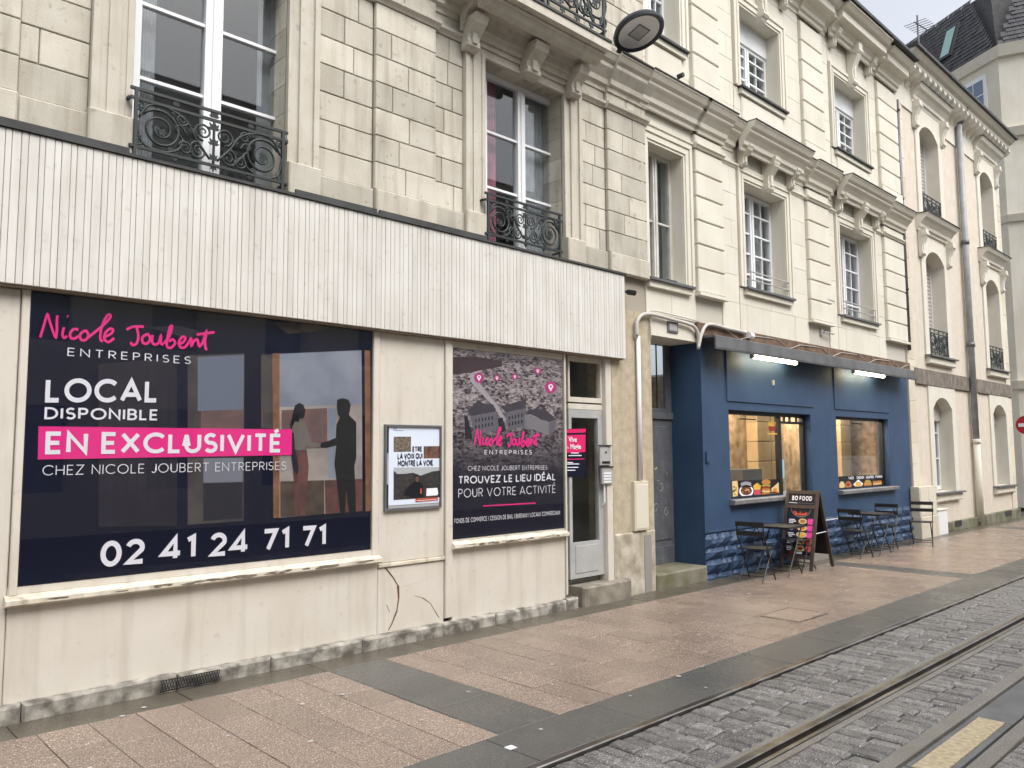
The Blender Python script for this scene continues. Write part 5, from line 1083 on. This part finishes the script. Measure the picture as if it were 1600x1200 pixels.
# ================================================================ STREET FURNITURE
# wall lamp: flat round head on an arm
lb = P(968, 88, -.1); lc = Vector((lb.x, -.50, Z(1013, 47, -.52)-.15))
SL = empty('street_lamp', (lb.x, -.05, lb.z-.1), 'dark round flat street lamp head on a short wall arm above the cornice', 'street lamp')
SL.rotation_euler = (math.radians(-20), 0, 0)
ldk = mat('lamp_dark_paint', (.035, .037, .05), .5); rd = .34
def disc(m_, r0, z0, r1, z1, n_=40, y_=lc.y, cap=True):
    v = [(lc.x+r*math.cos(2*math.pi*i/n_), y_+r*math.sin(2*math.pi*i/n_), lc.z+z) for r, z in ((r0, z0), (r1, z1)) for i in range(n_)]
    m_.add(v, [(i, (i+1) % n_, n_+(i+1) % n_, n_+i) for i in range(n_)]+([tuple(range(n_, 2*n_))] if cap else []))
m = MB(); disc(m, rd*.80, -.012, rd*.96, -.03, cap=False); disc(m, rd*.96, -.03, rd, .0, cap=False); disc(m, rd, .0, rd*.9, .06, cap=False); disc(m, rd*.9, .06, rd*.3, .09); m.build('lamp_head', ldk, SL, True)
m = MB(); disc(m, rd*.81, -.0115, .001, -.0115); m.build('lens', mat('lamp_lens', (.82, .82, .82), .3), SL)
m = MB(); n_ = 4
for a in ((-.11, .11, -.10, -.092), (-.11, .11, .092, .10), (-.11, -.102, -.092, .092), (.102, .11, -.092, .092)): m.box(lc.x+a[0], lc.x+a[1], lc.y+a[2], lc.y+a[3], lc.z-.02, lc.z-.0118)
m.build('led_frame', darkflash, SL); bx('led_panel', mat('led_panel', (.45, .45, .44), .4), SL, lc.x-.10, lc.x+.10, lc.y-.09, lc.y+.09, lc.z-.018, lc.z-.0119)
MB().tube([(lb.x, -.0, lb.z-.02), (lb.x, -.10, lb.z), (lc.x, lc.y+rd*.9, lc.z+.02), (lc.x, lc.y+rd*.4, lc.z+.05)], .035, 8).build('arm', ldk, SL, True); bx('wall_bracket', ldk, SL, lb.x-.06, lb.x+.06, -.05, .05, lb.z-.12, lb.z+.08)
# folding bistro chair and table
def slat(m_, a, b, w_, t_): pass
def make_chair(label, group):
    t = empty('folding_chair', (0, 0, 0), label, 'chair', group); r = .010
    for s in (-1, 1):                                       # seat faces +x; legs cross under it
        MB().tube([(.20, s*.19, 0), (-.02, s*.19, .40), (-.17, s*.19, .62), (-.205, s*.19, .82)], r, 6).build('leg', black_m, t); MB().tube([(-.22, s*.17, 0), (.17, s*.17, .445)], r, 6).build('leg', black_m, t)
    for k in range(6): MB().box(-.17+.062*k, -.122+.062*k, -.20, .20, .444, .456).build('seat_slat', black_m, t)
    for z, x_ in ((.63, -.175), (.76, -.197)): MB().box(x_-.012, x_-.002, -.205, .205, z-.0, z+.065).build('back_slat', black_m, t)
    MB().tube([(.16, -.19, .075), (.16, .19, .075)], .007, 5).build('stretcher', black_m, t); MB().tube([(-.18, -.17, .08), (-.18, .17, .08)], .007, 5).build('stretcher', black_m, t)
    return t
def make_table(label, group):
    t = empty('folding_table', (0, 0, 0), label, 'table', group)
    MB().box(-.28, .28, -.28, .28, .695, .71).build('table_top', black_m, t); MB().box(-.285, .285, -.285, .285, .680, .6945).build('top_rim', black_m, t)
    for s in (-1, 1):
        MB().tube([(-.26, s*.24, 0), (.24, s*.24, .68)], .010, 6).build('leg', black_m, t); MB().tube([(.26, s*.22, 0), (-.24, s*.22, .68)], .010, 6).build('leg', black_m, t)
    MB().tube([(-.2, -.24, .08), (-.2, .24, .08)], .007, 5).build('stretcher', black_m, t); MB().tube([(.2, -.22, .08), (.2, .22, .08)], .007, 5).build('stretcher', black_m, t)
    return t
gch, gtb = 'black folding bistro chairs outside the snack bar', 'black folding bistro tables outside the snack bar'
ch = make_chair('x', gch); tb = make_table('x', gtb)
def put(o, first, x_, y_, rz, label):
    c = o if first else copy_tree(o); c.location = (x_, y_, gz(x_)+.002); c.rotation_euler = (0, 0, rz); c['label'] = label; return c
T1 = (11.05, -.46); T2 = (14.45, -.44)
put(tb, True, *T1, .05, 'black folding bistro table between the mossy doorstep and the menu board'); put(tb, False, *T2, -.04, 'black folding bistro table beyond the menu board under the second window')
put(ch, True, T1[0]-.78, T1[1]-.06, .12, 'black folding chair nearest the mossy doorstep'); put(ch, False, T1[0]+.66, T1[1]+.05, math.pi-.1, 'black folding chair half hidden behind the menu board')
put(ch, False, T2[0]-.74, T2[1]-.03, -.08, 'black folding chair just beyond the menu board, its back to the board'); put(ch, False, T2[0]+.72, T2[1]+.06, math.pi+.12, 'black folding chair facing the table under the second window'); put(ch, False, 16.35, -.62, math.pi+.25, 'black folding chair standing before the cream cabinet')
# menu board
fx_, fy0, fy1 = X(1270, 893, -.69), -.69, -.15
mzt = Z(1282, 767, -.69); lean = .33
MBd = empty('menu_board', (fx_+.35, -.42, gz(fx_)), 'dark wooden A-frame menu board with food pictures between the bistro tables', 'menu board')
dw = mat('dark_brown_wood', (.055, .04, .032), .6, (.08, .058, .045), 8)
zg = gz(fx_)
def onb(u, v, o_=0.):                                       # u along the width (0 = wall side .. 1), v height 0..1; o_ proud of the face
    return (fx_+lean*v-o_*.95, fy1+(fy0-fy1)*u, zg+(mzt-zg)*v+o_*.3)
def bpoly(name, M, pts, lay): return MB().add([onb(u, v, .003+.0012*lay) for u, v in pts], [tuple(range(len(pts)))]).build(name, M, MBd)
def bar3(m_, p, q, w_, t_):
    p, q = Vector(p), Vector(q); a = Vector((0, 1, 0))*w_/2; b = (q-p).normalized().cross(Vector((0, 1, 0)))*t_/2
    m_.add([tuple(v) for v in (p-a-b, p+a-b, p+a+b, p-a+b, q-a-b, q+a-b, q+a+b, q-a+b)], [(0, 1, 2, 3), (4, 5, 6, 7), (0, 1, 5, 4), (1, 2, 6, 5), (2, 3, 7, 6), (3, 0, 4, 7)])
for u in (.05, .95):
    m = MB(); bar3(m, onb(u, 0), onb(u, 1), .05, .03); m.build('leg', dw, MBd)
    m = MB(); e = onb(u, 1); bar3(m, (e[0]+.02, e[1], e[2]), (fx_+2*lean+.08, e[1], zg), .05, .03); m.build('leg', dw, MBd)
for v in (.16, .79, .975):
    m = MB(); p, q = Vector(onb(.1, v)), Vector(onb(.9, v)); hh = Vector((lean*.02, 0, (mzt-zg)*.022)); tt = Vector((.014, 0, 0))
    m.add([tuple(x_) for x_ in (p-hh-tt, p+hh-tt, p+hh+tt, p-hh+tt, q-hh-tt, q+hh-tt, q+hh+tt, q-hh+tt)], [(0, 1, 2, 3), (4, 5, 6, 7), (0, 1, 5, 4), (1, 2, 6, 5), (2, 3, 7, 6), (3, 0, 4, 7)]); m.build('cross_rail', dw, MBd)
m = MB(); m.add([onb(u, v, -.004) for u, v in ((.08, .15), (.92, .15), (.92, .98), (.08, .98))]+[onb(u, v, .003) for u, v in ((.08, .15), (.92, .15), (.92, .98), (.08, .98))], [(0, 1, 2, 3), (4, 5, 6, 7), (0, 1, 5, 4), (1, 2, 6, 5), (2, 3, 7, 6), (3, 0, 4, 7)]); m.build('panel', ink('board_navy', (26, 26, 42)), MBd)
m = MB(); bx_b = fx_+2*lean+.08
m.add([(fx_+lean+.03+ (bx_b-fx_-lean-.03)*k, y_, zg+(mzt-zg)*(1-k)) for k in (.04, .84) for y_ in (fy0+.04, fy1-.04)], [(0, 1, 3, 2)]); m.build('rear_panel', black_m, MBd)
def btext(s_, u0, u1, v0, v1, M, wgt, lay=2):
    st, wd = text(s_, None, wgt, .16, .4); m_ = MB(); A_ = (u1-u0)/wd
    for _k, pl in st: ribbon(m_, pl, wgt/2, lambda a, b: onb(u0+a*A_, v0+b*(v1-v0), .003+.0012*lay))
    return m_.build('lettering', M, MBd)
FLAT[0] = 1
btext('BO FOOD', .20, .80, .868, .928, I_white, .24); bpoly('rule', I_white, [(.10, .842), (.36, .840), (.36, .832), (.10, .834)], 1); bpoly('rule', I_grey, [(.36, .838), (.88, .836), (.88, .833), (.36, .834)], 1)
F_or = ink('menu_orange', (214, 84, 54)); F_pk = ink('menu_pink', (232, 70, 170)); F_co = ink('menu_coral', (226, 96, 92))
m = MB(); ribbon(m, [(.5+.30*math.cos(math.radians(a)), .775+.115*math.sin(math.radians(a))) for a in range(180, 361, 12)], .006, lambda a, b: onb(a, b, .0045)); m.build('ring', I_grey, MBd)
m = MB()
for k, pl in enumerate(SCRIPT[7:]): ribbon(m, smooth([(.28+(u-494)/344*.42, .70-(v-270)/100*.045) for u, v in pl]), .008, lambda a, b: onb(a, b, .0055))
m.build('script_line', F_or, MBd)
for k in range(5):
    v = .605-.085*k
    bpoly('dish', F_c, [(.58+(.13+.02*(k % 3))*math.cos(a*.5), v+.036*math.sin(a*.5)) for a in range(13)], 1); bpoly('dish', (F_b, F_o, F_y, F_g, F_r)[k], [(.58+.08*math.cos(a*.5), v+.022*math.sin(a*.5)) for a in range(13)], 2)
    bpoly('price_tag', F_pk if k < 3 else F_co, [(.73, v-.034), (.88, v-.036), (.90, v+.030), (.86, v+.037), (.73, v+.034)], 2)
    for j, w_ in enumerate((.18, .22, .14)): bpoly('text_line', I_white, [(.16, v+.022-.02*j), (.16+w_, v+.022-.02*j), (.16+w_, v+.010-.02*j), (.16, v+.010-.02*j)], 1)
bpoly('colour_strip', F_r, [(.25, .196), (.45, .196), (.45, .222), (.25, .222)], 1); bpoly('colour_strip', I_white, [(.46, .196), (.64, .196), (.64, .222), (.46, .222)], 1); bpoly('text_line', I_grey, [(.70, .178), (.82, .178), (.82, .186), (.70, .186)], 1)
MB().tube([(fx_+.16, fy0, zg+.55), (fx_+.5, fy0, zg+.56)], .006, 5).build('stay_cord', white_pvc, MBd)
# cream cabinet and small box at the seam of the two buildings
cb = empty('utility_cabinet', (X(1436, 800), -.1, 0), 'cream metal utility cabinet at the end of the blue front', 'cabinet')
crm = mat('cream_cabinet_paint', (.62, .58, .47), .6, (.56, .52, .41), 4, streak=.3); ua, ub = X(1422, 800), X(1450, 800); uz = Z(1430, 761, -.1)
bx('cabinet_body', crm, cb, ua, ub, -.22, -.02, -.2, uz-.62, ch=.01); bx('cabinet_top', crm, cb, ua+.02, ub-.03, -.20, -.02, uz-.618, uz, ch=.01); bx('cabinet_door', mat('cream_door_paint', (.66, .62, .52), .55), cb, ua+.06, (ua+ub)/2-.01, -.206, -.2005, uz-.58, uz-.04, ch=.003); bx('cabinet_door', MT['cream_door_paint'], cb, (ua+ub)/2+.01, ub-.07, -.206, -.2005, uz-.58, uz-.04, ch=.003); bx('lock', black_m, cb, (ua+ub)/2+.04, (ua+ub)/2+.07, -.212, -.2065, uz-.34, uz-.30)
cb2 = empty('meter_box', (X(1458, 815), -.1, 0), 'low white box standing against the wall beside the cream cabinet', 'box')
va, vb = ub+.02, X(1466, 815); vz = Z(1458, 796, -.1); bx('box_body', white_pvc, cb2, va, vb, -.20, -.012, -.2, vz-.03, ch=.01); bx('box_lid', stone3, cb2, va-.02, vb+.02, -.22, -.012, vz-.028, vz, ch=.008)
cam_ = empty('security_camera', (X(983, 455), -.1, Z(983, 455)), 'small dark dome camera at the end of the white fascia', 'camera'); p_ = P(983, 456, -.1)
MB().tube([(p_.x, .0, p_.z+.02), (p_.x, -.1, p_.z)], .018, 6).build('mount', zinc, cam_); MB().tube([(p_.x, -.08, p_.z), (p_.x, -.19, p_.z-.03)], .035, 10).build('camera_body', black_m, cam_)
print('objects', len(bpy.data.objects))
